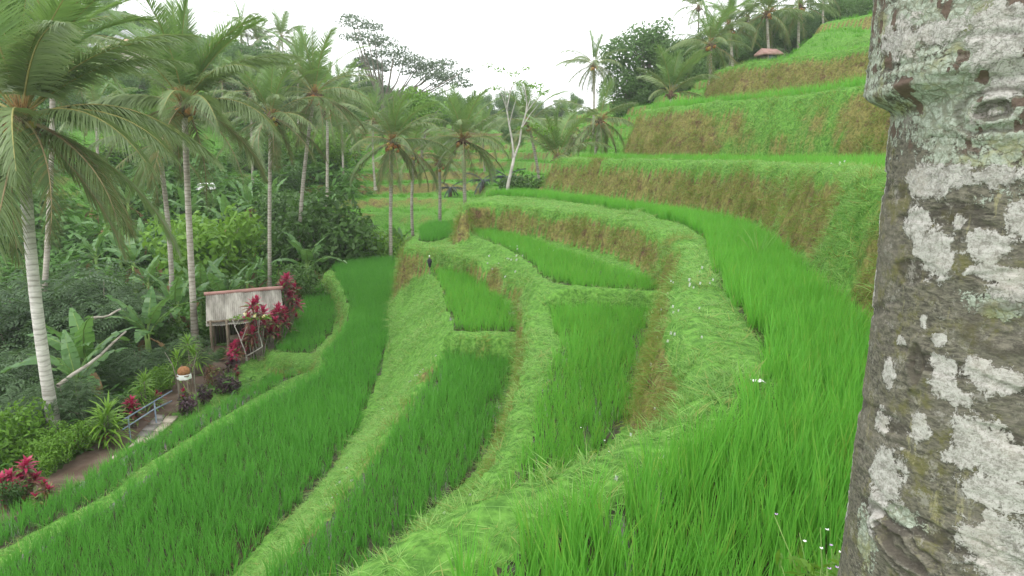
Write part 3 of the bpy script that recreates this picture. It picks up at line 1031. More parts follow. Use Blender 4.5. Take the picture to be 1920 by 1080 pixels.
_v, _q = uv_ball(0.125, 0.145)
_v[:, 2] += 0.02 * np.cos(3 * np.arctan2(_v[:, 1], _v[:, 0]))
NUT = new_mesh('coconut', _v, _q, [M['coconut']], smooth_shade=True)
NUT_G = new_mesh('coconut', _v * 0.95, _q, [M['coconut_green']], smooth_shade=True)


def spray_mesh(seed):
    r = np.random.default_rng(seed)
    mb = MB()
    for i in range(22):
        a, e = r.normal(0, 0.5), r.uniform(0.2, 1.3)
        d = np.array([math.cos(e) * math.cos(a), math.cos(e) * math.sin(a), math.sin(e)])
        l = r.uniform(0.4, 0.75)
        mb.tube([(0, 0, 0), d * l * 0.5 + (0, 0, 0.05), d * l], [0.016, 0.014, 0.008], 4)
    return mb.mesh('flower_spray', M['spray'])


SPRAYS = [spray_mesh(1), spray_mesh(2)]


def fibre_mesh(seed):
    r = np.random.default_rng(seed)
    v, q = uv_ball(0.26, 0.5, 10, 8)
    v[:, :2] *= (1 + 0.25 * r.normal(0, 1, (len(v), 1)) * 0.6)
    mb = MB().add(v, q)
    for i in range(14):       # stubs of old leaf stalks
        a = r.random() * 6.28
        d = np.array([math.cos(a), math.sin(a), r.uniform(-0.7, 0.3)])
        mb.tube([d * 0.12, d * 0.45, d * 0.62 + (0, 0, -0.08)], [0.06, 0.045, 0.02], 4)
    return mb.mesh('leaf_sheath', M['fibre'])


FIBRES = [fibre_mesh(4), fibre_mesh(5)]


def palm(px, py, bpx, D, label, n=22, L=1.0, detail=1, nuts=6, seed=0, style='full', white=False, group=None, base=None, spray=1, extra=()):
    r = np.random.default_rng(seed * 13 + 5)
    top = at_d(px, py, D)
    b = ground_at(bpx, D) if base is None else np.array(base)
    t = thing('coconut_palm', label, 'palm tree', b, group=group)
    rel = top - b
    h = rel[2]
    k = np.linspace(0, 1, 14)
    lean = rel[:2]
    sway = r.normal(0, 0.05, 2) * h * 0.3
    pts = np.column_stack([lean[0] * k ** 0.9 + sway[0] * np.sin(math.pi * k), lean[1] * k ** 0.9 + sway[1] * np.sin(math.pi * k), h * k - 0.3 * (1 - k)])
    r0 = (0.20 if white else 0.155) * r.uniform(0.92, 1.1)
    rad = r0 * (0.82 + 0.75 * np.exp(-k * 18) - 0.14 * k)
    # ring scars: a fine zig-zag of the radius
    kk = np.linspace(0, 1, 70)
    P2 = np.column_stack([np.interp(kk, k, pts[:, i]) for i in range(3)])
    R2 = np.interp(kk, k, rad) * (1 + 0.012 * (np.arange(70) % 2) + r.normal(0, 0.014, 70))
    link('trunk', MB().tube(P2, R2, 12 if detail == 0 else 8).mesh('trunk', M['palm_bark_white' if white else 'palm_bark'], True), t)
    c = rel
    link('leaf_sheath', FIBRES[seed % 2], t, loc=c + (0, 0, -0.22), rot=(0, 0, r.random() * 6), scale=L * 0.95)
    az0 = r.random() * 6.28
    kinds = []
    n = int(n * 1.08)
    for i in range(n):
        f = (i + 0.5) / n
        if style == 'full':
            kd = 'spear' if f < 0.10 else 'high' if f < 0.32 else 'mid' if f < 0.54 else 'low' if f < 0.76 else 'hang' if f < 0.93 else 'dead'
        elif style == 'young':
            kd = 'spear' if f < 0.2 else 'high' if f < 0.6 else 'mid' if f < 0.9 else 'low'
        else:
            kd = 'spear' if f < 0.08 else 'mid' if f < 0.25 else 'low' if f < 0.5 else 'hang' if f < 0.75 else 'dead'
        kinds.append((kd, az0 + i * 2.39996 + r.normal(0, 0.2)))
    kinds = list(extra) + kinds
    for i, (kd, az) in enumerate(kinds):
        me = frond_mesh(detail, kd, int(r.integers(0, 2)))
        o = 0.10 if kd in ('spear', 'high') else 0.16
        zz = {'spear': 0.1, 'high': 0.05, 'mid': 0.0, 'low': -0.1, 'hang': -0.2, 'dead': -0.3}[kd]
        link('frond', me, t, loc=c + np.array([o * math.cos(az), o * math.sin(az), zz]), rot=(r.normal(0, 0.12), r.normal(0, 0.06), az), scale=L * r.uniform(0.88, 1.08))
    for i in range(nuts):
        a = r.uniform(0, 6.28) if i > nuts * 0.6 else r.uniform(-2.8, -0.3)
        rr = r.uniform(0.28, 0.45)
        link('coconut', NUT_G if r.random() < 0.3 else NUT, t, loc=c + np.array([rr * math.cos(a), rr * math.sin(a), r.uniform(-0.75, -0.3)]), rot=(r.random(), r.random(), r.random()), scale=r.uniform(0.85, 1.15))
    for i in range(spray):
        a = r.uniform(-2.2, -0.6)
        link('flower_spray', SPRAYS[i % 2], t, loc=c + np.array([0.2 * math.cos(a), 0.2 * math.sin(a), -0.1]), rot=(0, 0, a))
    return t


A = math.radians
palm(40, 212, 106, 18.8, 'tall coconut palm with orange nuts and smooth white leaning trunk beside the path', 22, 1.08, 0, 16, 1, white=True, spray=2,
     extra=[('mid', A(-5)), ('mid', A(12)), ('low', A(-22)), ('low', A(-2)), ('hang', A(-40)), ('dead', A(-95)), ('hang', A(-62)), ('high', A(15)), ('high', A(-30)), ('high', A(60)), ('dead', A(-110)), ('hang', A(-15)), ('hang', A(-125)), ('low', A(-60)), ('low', A(20)), ('mid', A(-45))])
palm(345, 188, 366, 28.5, 'coconut palm with upright fan of fronds rising beside the tin roof hut', 20, 1.05, 0, 10, 2, spray=2,
     extra=[('spear', A(0)), ('spear', A(120)), ('high', A(5)), ('high', A(170)), ('mid', A(0)), ('mid', A(20)), ('low', A(-8)), ('hang', A(-25)), ('hang', A(-85)), ('mid', A(185)), ('low', A(200)), ('low', A(-70))])
palm(296, 262, 322, 33, 'coconut palm with bare curving trunk just left of the hut palm', 15, 0.85, 1, 5, 3)
palm(100, 70, 62, 33, 'coconut palm with brownish trunk behind the white leaning trunk', 20, 1.0, 1, 5, 4)
palm(508, 214, 505, 42, 'coconut palm standing straight behind the hut roof', 22, 0.92, 1, 8, 5, extra=[('dead', A(-60)), ('hang', A(-20)), ('hang', A(200)), ('hang', A(-100))])
palm(590, 172, 556, 45, 'coconut palm with curved trunk behind the crimson ti plants', 22, 1.0, 1, 8, 6, extra=[('hang', A(-30)), ('hang', A(-140))])
palm(736, 262, 733, 46, 'coconut palm at the far end of the largest dark paddy', 22, 0.88, 1, 12, 7, spray=2, extra=[('spear', A(90)), ('spear', A(0)), ('hang', A(-10)), ('hang', A(190)), ('dead', A(-60)), ('dead', A(230))])
palm(868, 258, 868, 48, 'coconut palm at the corner of the high curved bank', 20, 0.88, 1, 8, 8, spray=2, extra=[('spear', A(90)), ('dead', A(-50)), ('hang', A(0))])
palm(777, 288, 777, 53, 'slim coconut palm between two bigger palms, with small hidden crown', 14, 0.72, 1, 3, 9)
palm(824, 302, 824, 55, 'slender coconut palm with thin dark trunk left of the corner palm', 13, 0.75, 1, 2, 10)
palm(614, 205, 612, 58, 'coconut palm with pale straight trunk behind the curved one', 20, 0.95, 1, 4, 11)
palm(990, 228, 1018, 56, 'coconut palm behind the forked white tree', 20, 0.88, 1, 6, 12, spray=2)
palm(1045, 292, 1045, 47, 'low young coconut palm with upright fronds behind the end of the eye level terrace', 12, 0.85, 1, 0, 13, style='young', spray=0, base=(3.0, 47, -1.8))
palm(1125, 222, 1108, 54, 'old coconut palm with drooping skirt of fronds left of the stepped banks', 24, 0.82, 1, 8, 14, style='old')
palm(1114, 118, 1112, 72, 'tall ragged coconut palm alone against the white sky', 24, 0.82, 1, 5, 15, style='old', spray=0)
palm(1258, 172, 1260, 50, 'young coconut palm growing at the edge of the stepped terrace', 14, 0.78, 1, 0, 16, style='young', spray=0)
palm(1332, 80, 1332, 54, 'coconut palm with pale thin trunk at the left end of the third bank', 20, 0.82, 1, 5, 17)
palm(1368, 48, 1376, 64, 'coconut palm left of the pink roofed shed', 20, 0.85, 1, 4, 18)
palm(1438, 22, 1446, 63, 'coconut palm with pale trunk beside the pink roofed shed', 20, 0.9, 1, 4, 19, extra=[('hang', A(200)), ('low', A(10))])
palm(1500, 8, 1498, 66, 'coconut palm at the left end of the sloping top meadow', 20, 0.9, 1, 4, 20, extra=[('hang', A(210)), ('low', A(0))])
FARP = 'far coconut palms on the skyline'
for k, (px, py, D, lb, st) in enumerate([
        (452, 45, 98, 'tall thin wind torn palm on the skyline, highest of the far palms on the left', 'old'), (482, 78, 100, 'far palm with full crown on the skyline right of the wind torn one', 'full'),
        (528, 68, 96, 'far palm with pale crown among the dark trees on the left skyline', 'full'), (560, 120, 80, 'far palm half hidden behind the palms near the hut', 'full'),
        (640, 175, 74, 'far palm behind the row of palms, left of the umbrella tree', 'full'), (415, 150, 88, 'far palm above the fan shaped palm, at the house on the slope', 'full'),
        (1310, 12, 84, 'far palm leaning out over the slope at the right skyline', 'full'), (1402, 30, 84, 'far palm in the dark grove between the two palms by the shed', 'full'),
        (1545, -25, 74, 'far palm whose crown is cut by the top edge beside the lichen trunk', 'full'), (905, 255, 82, 'far palm low behind the corner palm', 'full'),
        (700, 225, 72, 'far palm behind the palm at the end of the dark paddy', 'full'), (1075, 250, 70, 'far palm between the forked white tree and the skirted palm', 'old'),
        (180, 200, 62, 'far palm on the terraced slope behind the nearest crown', 'full'), (470, 170, 70, 'far palm between the hut palm and the straight palm', 'full')]):
    palm(px, py, px + 4, D, lb, 18, 0.9, 2, 0, 30 + k, style=st, group=FARP, spray=0)


MARKS = [(0, 'the left picture edge'), (106, 'the white leaning trunk'), (180, 'the fallen pole'), (245, 'the magenta plant'), (322, 'the curving bare trunk'), (366, 'the hut palm trunk'), (452, 'the wind torn far palm'),
         (505, 'the straight palm'), (556, 'the curved palm'), (612, 'the pale straight palm'), (660, 'the top of the umbrella tree'), (733, 'the end palm'), (777, 'the slim palm'), (824, 'the thin dark trunk'),
         (868, 'the corner palm'), (960, 'the forked white tree'), (1045, 'the low young palm'), (1112, 'the tall ragged palm'), (1215, 'the dome shaped tree'), (1332, 'the pale thin palm'), (1376, 'the palm left of the shed'),
         (1446, 'the palm by the shed'), (1498, 'the palm at the meadow'), (1600, 'the lichen trunk')]


def beside(px, D, d0, d1):
    """words for where a thing stands, by the nearest thing one can name"""
    x, nm = min(MARKS, key=lambda m: abs(m[0] - px))
    side = 'behind' if abs(px - x) < 12 else ('left of' if px < x else 'right of')
    row = 'nearest row' if D < d0 else 'middle row' if D < d1 else 'farthest row'
    return f'{row}, {side} {nm}'


# ------------------------------------------------------------------ leafy crowns, shrubs, trees
def leaf_cloud(centres, radii, n, lw, ll, seed, flat=1.0, up=0.3):
    """n diamond leaves spread over clumps; denser towards the shell of each clump"""
    r = np.random.default_rng(seed)
    centres, radii = np.asarray(centres, float), np.asarray(radii, float)
    w = radii ** 2
    i = r.choice(len(centres), n, p=w / w.sum())
    d = r.normal(0, 1, (n, 3))
    d /= np.linalg.norm(d, axis=1)[:, None]
    rr = radii[i] * (1 - 0.55 * r.random(n) ** 1.7)
    p = centres[i] + d * rr[:, None] * np.array([1, 1, flat])
    nn = d * 0.7 + r.normal(0, 0.55, (n, 3)) + np.array([0, 0, up])
    nn /= np.linalg.norm(nn, axis=1)[:, None]
    t = np.cross(nn, r.normal(0, 1, (n, 3)))
    t /= np.linalg.norm(t, axis=1)[:, None] + 1e-9
    b = np.cross(nn, t)
    L = (ll * r.uniform(0.6, 1.25, n))[:, None]
    W = (lw * r.uniform(0.6, 1.2, n))[:, None]
    dr = np.zeros((n, 3))
    dr[:, 2] = -0.18 * L[:, 0]
    V = np.stack([p - t * L / 2, p - b * W / 2, p + t * L / 2 + dr, p + b * W / 2], 1).reshape(-1, 3)
    Q = np.arange(4 * n).reshape(n, 4)
    return V, Q


def feather_cloud(centres, radii, n, seed, ll=0.55):
    """sprays of small paired leaflets lying in flat layers"""
    r = np.random.default_rng(seed)
    centres, radii = np.asarray(centres, float), np.asarray(radii, float)
    w = radii ** 2
    V, Q = [], []
    o = 0
    ii = r.choice(len(centres), n, p=w / w.sum())
    for i in ii:
        d = r.normal(0, 1, 3)
        d /= np.linalg.norm(d)
        p = centres[i] + d * radii[i] * np.array([1, 1, 0.45]) * (1 - 0.5 * r.random())
        a = math.atan2(d[1], d[0]) + r.normal(0, 0.7)
        ax = np.array([math.cos(a), math.sin(a), r.normal(-0.1, 0.2)])
        sd = np.array([-math.sin(a), math.cos(a), r.normal(0, 0.15)])
        L = ll * r.uniform(0.6, 1.3)
        m = 6
        for k in range(m):
            f = (k + 0.5) / m
            q = p + ax * L * f + np.array([0, 0, -0.25 * L * f * f])
            lw = L * 0.36 * math.sin(math.pi * (0.15 + 0.8 * f))
            for s_ in (-1, 1):
                tip = q + sd * s_ * lw + ax * 0.12 * L + np.array([0, 0, -0.08 * L])
                V += [q, q + ax * L * 0.09 + sd * s_ * lw * 0.45, tip, q - ax * L * 0.02 + sd * s_ * lw * 0.5]
                Q.append((o, o + 1, o + 2, o + 3))
                o += 4
    return np.array(V), np.array(Q)


def clumps(n, rx, rz, seed, rmin, rmax, z0):
    r = np.random.default_rng(seed)
    c, q = [], []
    for i in range(n):
        d = r.normal(0, 1, 3)
        d /= np.linalg.norm(d)
        d[2] = d[2] * 0.9 + 0.15
        k = r.random() ** 0.45
        c.append((d[0] * rx * k, d[1] * rx * k, z0 + d[2] * rz * k))
        q.append(r.uniform(rmin, rmax))
    return np.array(c), np.array(q)


def limbs(mb, centres, h, r0, seed, fork=0.35):
    r = np.random.default_rng(seed)
    top = np.array([r.normal(0, 0.15), r.normal(0, 0.15), h])
    k = np.linspace(0, 1, 8)
    tr = np.column_stack([top[0] * k + 0.12 * np.sin(3 * k + seed), top[1] * k + 0.1 * np.sin(2.3 * k + seed) - 0.1 * math.sin(seed), h * k - 0.3 * (1 - k)])
    mb.tube(tr, r0 * (1 - 0.6 * k + 0.5 * np.exp(-k * 14)), 7)
    for c in centres:
        a = tr[int(r.integers(3, 7))]
        m = (a + c) / 2 + np.array([0, 0, -0.1 * np.linalg.norm(c - a)])
        mb.tube([a, m, c], [r0 * 0.38, r0 * 0.25, r0 * 0.08], 5)


# broad-leaved forest trees, four shapes; height about 10 m, base at the origin
TREE = []
for k in range(5):
    cs, rs = clumps(20 + 2 * k, 3.0 + 0.25 * k, 3.6, 200 + k, 0.9, 1.7, 5.6 + 0.2 * (k % 3))
    v, q = leaf_cloud(cs, rs, 8000, 0.20, 0.34, 210 + k)
    tb = MB()
    limbs(tb, cs[:9], 6.5, 0.24, 220 + k)
    TREE.append((new_mesh('crown', v, q, [M['tree_far']]), tb.mesh('trunk', M['bark_grey'], True)))
v, q = TREE[1][0], None
BRIGHT = (lambda c: (new_mesh('crown', *leaf_cloud(c[0], c[1], 4200, 0.24, 0.40, 331), [M['shrub_bright']]), TREE[1][1]))(clumps(16, 3.0, 2.3, 330, 0.8, 1.5, 7.0))


def tree(b, s, var, label, group=None, name='forest_tree', cat_='tree', rz=0.0):
    t = thing(name, label, cat_, b, rz, group, s)
    cm, tm = BRIGHT if var == 'bright' else TREE[var % 5]
    link('crown', cm, t)
    link('trunk', tm, t)
    return t


r = np.random.default_rng(77)
FT = [  # zone: pixel column range, depth range, pixel height of the top, count, label
    ((-60, 270), (118, 150), (-30, 40), 14, 'dark round tree of the forest on the hilltop above the tan roofed house'),
    ((420, 640), (88, 130), (60, 150), 18, 'dark round tree among the far palms on the left skyline'),
    ((630, 900), (95, 135), (145, 190), 15, 'hazy round tree under the spreading umbrella tree'),
    ((800, 1110), (150, 200), (170, 205), 14, 'pale hazy tree in the low forest line at the valley head'),
    ((1280, 1640), (76, 92), (75, -25), 20, 'dark tree in the grove behind the palms on the right skyline'),
    ((1560, 1720), (74, 84), (-40, 10), 6, 'leafy tree behind the sloping top meadow'),
    ((230, 450), (90, 125), (90, 180), 12, 'dark tree on the slope below the tan roofed house'),
]
for (x0, x1), (d0, d1), (y0, y1), cnt, lb in FT:
    for i in range(cnt):
        px = x0 + (x1 - x0) * (i + r.random()) / cnt
        D = r.uniform(d0, d1)
        f = (px - x0) / (x1 - x0)
        py = (y0 + (y1 - y0) * f if lb.startswith(('dark round tree among', 'hazy', 'dark tree in')) else r.uniform(y0, y1)) + r.normal(0, 8)
        b = ground_at(px, D)
        hgt = at_d(px, py, D)[2] - b[2]
        s = np.clip(hgt / 9.6, 0.6, 2.2)
        b[2] = at_d(px, py, D)[2] - 9.6 * s
        head = lb.split(' tree')[0] + ' tree'
        tree(b, s, int(r.integers(0, 5)), head + ' at the ' + beside(px, D, d0 + (d1 - d0) / 3, d0 + 2 * (d1 - d0) / 3), lb.split(' ', 1)[1].replace('tree', 'trees', 1), rz=r.random() * 6)
b = ground_at(1215, 74)
b[2] -= 2.5
tree(b, (at_d(1215, 42, 74)[2] - b[2]) / 9.4, 2, 'large dark dome shaped tree right of the ragged palm against the sky', rz=1.0)
b = ground_at(1268, 72)
b[2] -= 2.5
tree(b, (at_d(1268, 85, 72)[2] - b[2]) / 9.4, 3, 'dark tree joined to the right of the large dome shaped tree', rz=2.0)
b = ground_at(1172, 73)
b[2] -= 2.0
tree(b, (at_d(1172, 130, 73)[2] - b[2]) / 9.4, 0, 'small dark tree at the left foot of the large dome shaped tree', rz=4.0)
b = ground_at(790, 84)
tree(b, (at_d(790, 160, 84)[2] - b[2]) / 10.2, 'bright', 'bright green round tree behind the row of palms in the middle', rz=0.5)
b = ground_at(960, 88)
tree(b, (at_d(960, 215, 88)[2] - b[2]) / 10.2, 1, 'grey green tree behind the forked white tree', rz=0.7)

# the umbrella tree: flat layers of fine leaves along long limbs
def umbrella_tree():
    D = 112
    b = ground_at(720, D)
    t = thing('umbrella_tree', 'tall hazy tree with flat layered foliage spreading down to the right across the sky', 'tree', b)
    pads = [(668, 42, 3.0), (690, 70, 3.2), (660, 68, 2.2), (715, 78, 2.8), (705, 100, 2.4), (740, 95, 2.8), (760, 110, 3.2), (735, 118, 2.2), (790, 118, 3.2), (775, 132, 2.6),
            (815, 125, 3.2), (805, 142, 2.6), (835, 140, 3.0), (690, 118, 2.0), (850, 150, 2.6), (700, 50, 2.0), (872, 132, 1.3), (865, 158, 1.8), (838, 116, 1.8), (655, 30, 1.4), (820, 158, 1.4)]
    rr = np.random.default_rng(9)
    mb = MB()
    fork = np.array([0, 0, (at_d(720, 190, D) - b)[2]])
    k = np.linspace(0, 1, 6)
    mb.tube(np.column_stack([0.3 * np.sin(3 * k), 0 * k, fork[2] * k]), 0.5 - 0.2 * k, 8)
    cs, rs = [], []
    for px, py, rad in pads:
        c = at_d(px, py, D + rr.normal(0, 2.5)) - b
        cs.append(c)
        rs.append(rad)
        m = fork * 0.4 + c * 0.6 + np.array([0, 0, -1.0])
        mb.tube([fork + (0, 0, rr.uniform(-2, 0)), m, c], [0.2, 0.12, 0.05], 5)
    link('trunk', mb.mesh('trunk', M['bark_grey'], True), t)
    link('crown', new_mesh('crown', *leaf_cloud(cs, rs, 5200, 0.28, 0.42, 12, 0.28, 0.8), [M['tree_haze_tint']]), t)


umbrella_tree()
for k, (px, py, wh) in enumerate([(676, 120, 'second from the left'), (689, 108, 'tallest'), (703, 116, 'second tallest'), (640, 150, 'leftmost and lowest'), (716, 125, 'rightmost')]):
    D = 118 + 2 * k
    b = ground_at(px, D)
    h = at_d(px, py, D)[2] - b[2]
    t = thing('thin_tree', 'thin straight tree with small flat tuft under the umbrella tree, ' + wh, 'tree', b, group='thin trunks under the umbrella tree')
    link('trunk', MB().tube([(0, 0, -0.3), (0.1, 0, h * 0.5), (0, 0.1, h)], [0.2, 0.16, 0.08], 6).mesh('trunk', M['bark_pale'], True), t)
    link('crown', new_mesh('crown', *leaf_cloud([(0, 0, h), (1.0, 0.2, h - 0.5), (-1.1, 0, h - 0.3)], [1.3, 1.0, 1.0], 420, 0.26, 0.4, 40 + k, 0.35, 0.8), [M['tree_haze_tint']]), t)


def white_tree():
    D = 45
    b = ground_at(950, D)
    b = np.array(at_d(950, 358, D))
    t = thing('forked_tree', 'slender white barked tree forking into two bare stems behind the terrace corner', 'tree', b)
    P = lambda px, py, dd=0.0: at_d(px, py, D + dd) - b
    mb = MB()
    mb.tube([P(950, 372), P(953, 345), P(959, 318), P(964, 296)], [0.13, 0.115, 0.10, 0.09], 7)
    mb.tube([P(964, 296), P(960, 262), P(955, 235), P(950, 205), P(957, 172), P(960, 158)], [0.075, 0.065, 0.055, 0.045, 0.03, 0.015], 6)
    mb.tube([P(964, 296), P(974, 268), P(978, 240), P(986, 212), P(988, 190), P(984, 165)], [0.075, 0.065, 0.055, 0.045, 0.03, 0.015], 6)
    tips = [(950, 205, 935, 165), (955, 235, 968, 185), (986, 212, 1002, 168), (988, 190, 976, 150), (978, 240, 1010, 195), (986, 212, 1016, 178), (950, 205, 944, 150), (957, 172, 970, 148)]
    for i, (x0, y0, x1, y1) in enumerate(tips):
        a, c = P(x0, y0), P(x1, y1, random.uniform(-1.2, 1.2))
        mb.tube([a, (a + c) / 2 + (0, 0, 0.1), c], [0.045, 0.03, 0.01], 5)
    link('trunk', mb.mesh('trunk', M['bark_pale'], True), t)
    cs = [P(x, y, random.uniform(-1, 1)) for x, y in ((935, 130), (960, 138), (985, 128), (1005, 160), (975, 155), (1015, 172), (930, 165), (915, 122), (1000, 236), (1030, 240), (975, 240), (1020, 248))]
    link('crown', new_mesh('crown', *leaf_cloud(cs, [0.45, 0.5, 0.35, 0.6, 0.5, 0.5, 0.4, 0.35, 0.55, 0.6, 0.4, 0.5], 520, 0.11, 0.2, 61, 0.35, 0.8), [M['shrub_bright']]), t)


white_tree()

# ------------------------------------------------------------------ jungle in the gorge: undergrowth, shrubs, bananas
r = np.random.default_rng(21)
jung = (cls == 0) & vis & (dist < 75) & (gpth[GQ].mean(1) < -0.45)
gx_, gy_ = gc[:, 0], gc[:, 1]
leaf_t = [leafy(26, 0.38, 0.55, 0.12, 0.34, 300 + k) for k in range(6)] + [leafy(14, 0.30, 0.5, 0.20, 0.5, 320 + k) for k in range(2)]
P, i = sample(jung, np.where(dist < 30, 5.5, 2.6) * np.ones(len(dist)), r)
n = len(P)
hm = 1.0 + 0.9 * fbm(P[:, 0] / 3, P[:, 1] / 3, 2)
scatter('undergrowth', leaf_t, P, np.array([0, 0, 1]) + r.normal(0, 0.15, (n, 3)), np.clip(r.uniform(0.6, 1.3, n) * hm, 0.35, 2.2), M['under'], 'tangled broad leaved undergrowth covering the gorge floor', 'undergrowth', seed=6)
pxs = gx_ / np.maximum(gy_ * CP - gc[:, 2] * SP, 0.5) * F + 960
bushy = fbm(gx_ / 9, gy_ / 9, 3)
P, i = sample((gfar[GQ].mean(1) > 0.25) & vis & (dist < 150) & (pxs < 660) & (bushy > -0.16), np.full(len(dist), 0.95), r)
n = len(P)
scatter('undergrowth', [leafy(40, 0.8, 1.5, 0.30, 0.75, 340 + k) for k in range(6)], P, np.array([0, 0, 1]) + r.normal(0, 0.12, (n, 3)), r.uniform(0.6, 1.5, n), M['under'], 'dense bushes and saplings covering the opposite slope between palms', 'undergrowth', seed=7)

SHRUB, FEATHER = [], []
for k in range(4):
    cs, rs = clumps(13, 1.25, 1.0, 400 + k, 0.45, 0.85, 1.3)
    v, q = leaf_cloud(cs, rs, 2600, 0.11, 0.22, 410 + k)
    tb = MB()
    limbs(tb, cs[:6], 1.2, 0.06, 420 + k)
    SHRUB.append((new_mesh('foliage', v, q, [M['shrub']]), new_mesh('foliage', v, q, [M['shrub_bright']]), tb.mesh('stem', M['bark_grey'], True), 2.6))
for k in range(4):
    cs, rs = clumps(16, 1.7, 1.3, 430 + k, 0.6, 1.0, 2.0)
    v, q = feather_cloud(cs, rs, 520, 440 + k)
    tb = MB()
    limbs(tb, cs[:8], 1.8, 0.08, 450 + k)
    FEATHER.append((new_mesh('foliage', v, q, [M['shrub_grey']]), tb.mesh('stem', M['bark_grey'], True), 3.7))


def shrub(px, py, D, kind, var, label, group=None, rz=None, smax=3.2, name=None):
    b = ground_at(px, D)
    h = at_d(px, py, D)[2] - b[2]
    if kind == 'feather':
        fm, sm, h0 = FEATHER[var % 4]
    else:
        a, bmesh_, sm, h0 = SHRUB[var % 4]
        fm = bmesh_ if kind == 'bright' else a
    s = float(np.clip(h / h0, 0.2, smax))
    b[2] = at_d(px, py, D)[2] - h0 * s
    t = thing(name or ('feathery_tree' if kind == 'feather' else 'shrub'), label, 'tree' if kind == 'feather' else 'shrub', b, random.random() * 6 if rz is None else rz, group, s)
    link('foliage', fm, t)
    link('stem', sm, t)
    return t


for k, (px, py, D, lb) in enumerate([
        (120, 462, 33, 'feathery grey green tree behind the white leaning trunk, tallest in the gorge'), (190, 492, 31, 'feathery grey green tree right of the white leaning trunk at mid height'),
        (255, 520, 29, 'feathery tree whose layered sprays hang above the dark hollow'), (30, 520, 29, 'feathery tree at the left edge below the hanging frond'),
        (275, 640, 24, 'low spreading feathery tree above the fallen pale pole'), (345, 622, 25, 'feathery tree left of the hut with pale flat sprays'),
        (385, 648, 25, 'small feathery tree on the bank at the front left hut post'), (130, 610, 24.5, 'feathery tree just right of the white trunk at path height'),
        (40, 640, 22, 'dense feathery tree left of the white trunk'), (165, 720, 19, 'low feathery tree between the white trunk and the blue handrail'),
        (60, 730, 18.5, 'low feathery tree at the left edge above the magenta plant'), (125, 700, 19.6, 'feathery tree touching the foot of the white trunk')]):
    shrub(px, py, D, 'feather', k, lb)
for k, (px, py, D, kd, lb) in enumerate([
        (650, 365, 46, 'dark', 'large dark leafy tree right of the curved palm at the end of the big paddy'), (610, 405, 45, 'dark', 'dark leafy bush at the left of the large dark tree by the big paddy'),
        (690, 420, 47, 'bright', 'lighter leafy bush between the large dark tree and the end palm'), (395, 375, 44, 'bright', 'round bright green tree between the two hut palms'),
        (575, 430, 46, 'dark', 'dark bush behind the curved palm trunk'), (225, 330, 60, 'dark', 'dark bush on the slope above the banana grove'),
        (540, 350, 58, 'dark', 'bush on the slope between the straight and curved palms'), (130, 790, 17.2, 'bright', 'bright leafy creeper covered bush at the foot of the white trunk'),
        (95, 830, 16.4, 'bright', 'bright bush right of the magenta plants at the left edge'), (15, 770, 17.0, 'bright', 'bush with yellow green climbing shoots at the left edge'),
        (290, 690, 22.5, 'bright', 'small bright bush behind the blue handrail'), (230, 740, 19.5, 'dark', 'dark bush behind the green dracaena'),
        (410, 655, 26.5, 'dark', 'bush at the left of the hut posts'), (20, 905, 14.6, 'dark', 'dark weedy bush in the bottom left corner of the jungle'), (75, 925, 14.8, 'bright', 'light weeds below the magenta plants beside the rice strip'),
        (340, 585, 29, 'dark', 'dark bush behind the left end of the tin roof'), (450, 520, 33, 'dark', 'bush behind the ridge of the tin roof'), (560, 500, 37, 'dark', 'dark bush behind the tallest crimson plant'),
        (1000, 320, 50, 'dark', 'dark bush at the foot of the forked white tree'),
        (1180, 190, 72, 'bright', 'bush at the edge of the far terrace left of the stepped banks')]):
    shrub(px, py, D, kd, k, lb)

for k in range(26):       # shrubs of the middle slope, nothing tells them apart
    px, D = r.uniform(60, 640), r.uniform(66, 95)
    b = ground_at(px, D)
    py = 285 - (b[2] + r.uniform(3.0, 5.5)) / D * F
    shrub(px, py, D, 'dark' if k % 3 else 'bright', k, ('dark' if k % 3 else 'bright') + ' bush on the opposite slope, ' + beside(px, D, 75, 85), 'bushes on the opposite slope')


for k in range(24):
    px, D = r.uniform(10, 430), r.uniform(17.5, 27)
    if px > 150 + (D - 17) * 20:
        px *= 0.6
    b = ground_at(px, D)
    if sdist(b[None, :2], PATH)[0] > -2.3 or b[0] > -10.5:
        continue
    py = 285 - (b[2] + r.uniform(0.8, 2.0)) / D * F * 0.97
    shrub(px, py, D, ('dark', 'bright', 'feather')[k % 3], k, ('dark broad leaved', 'bright leafy', 'grey green feathery')[k % 3] + ' bush in the gorge, ' + beside(px, D, 20, 24), 'low bushes in the gorge', name='bush')


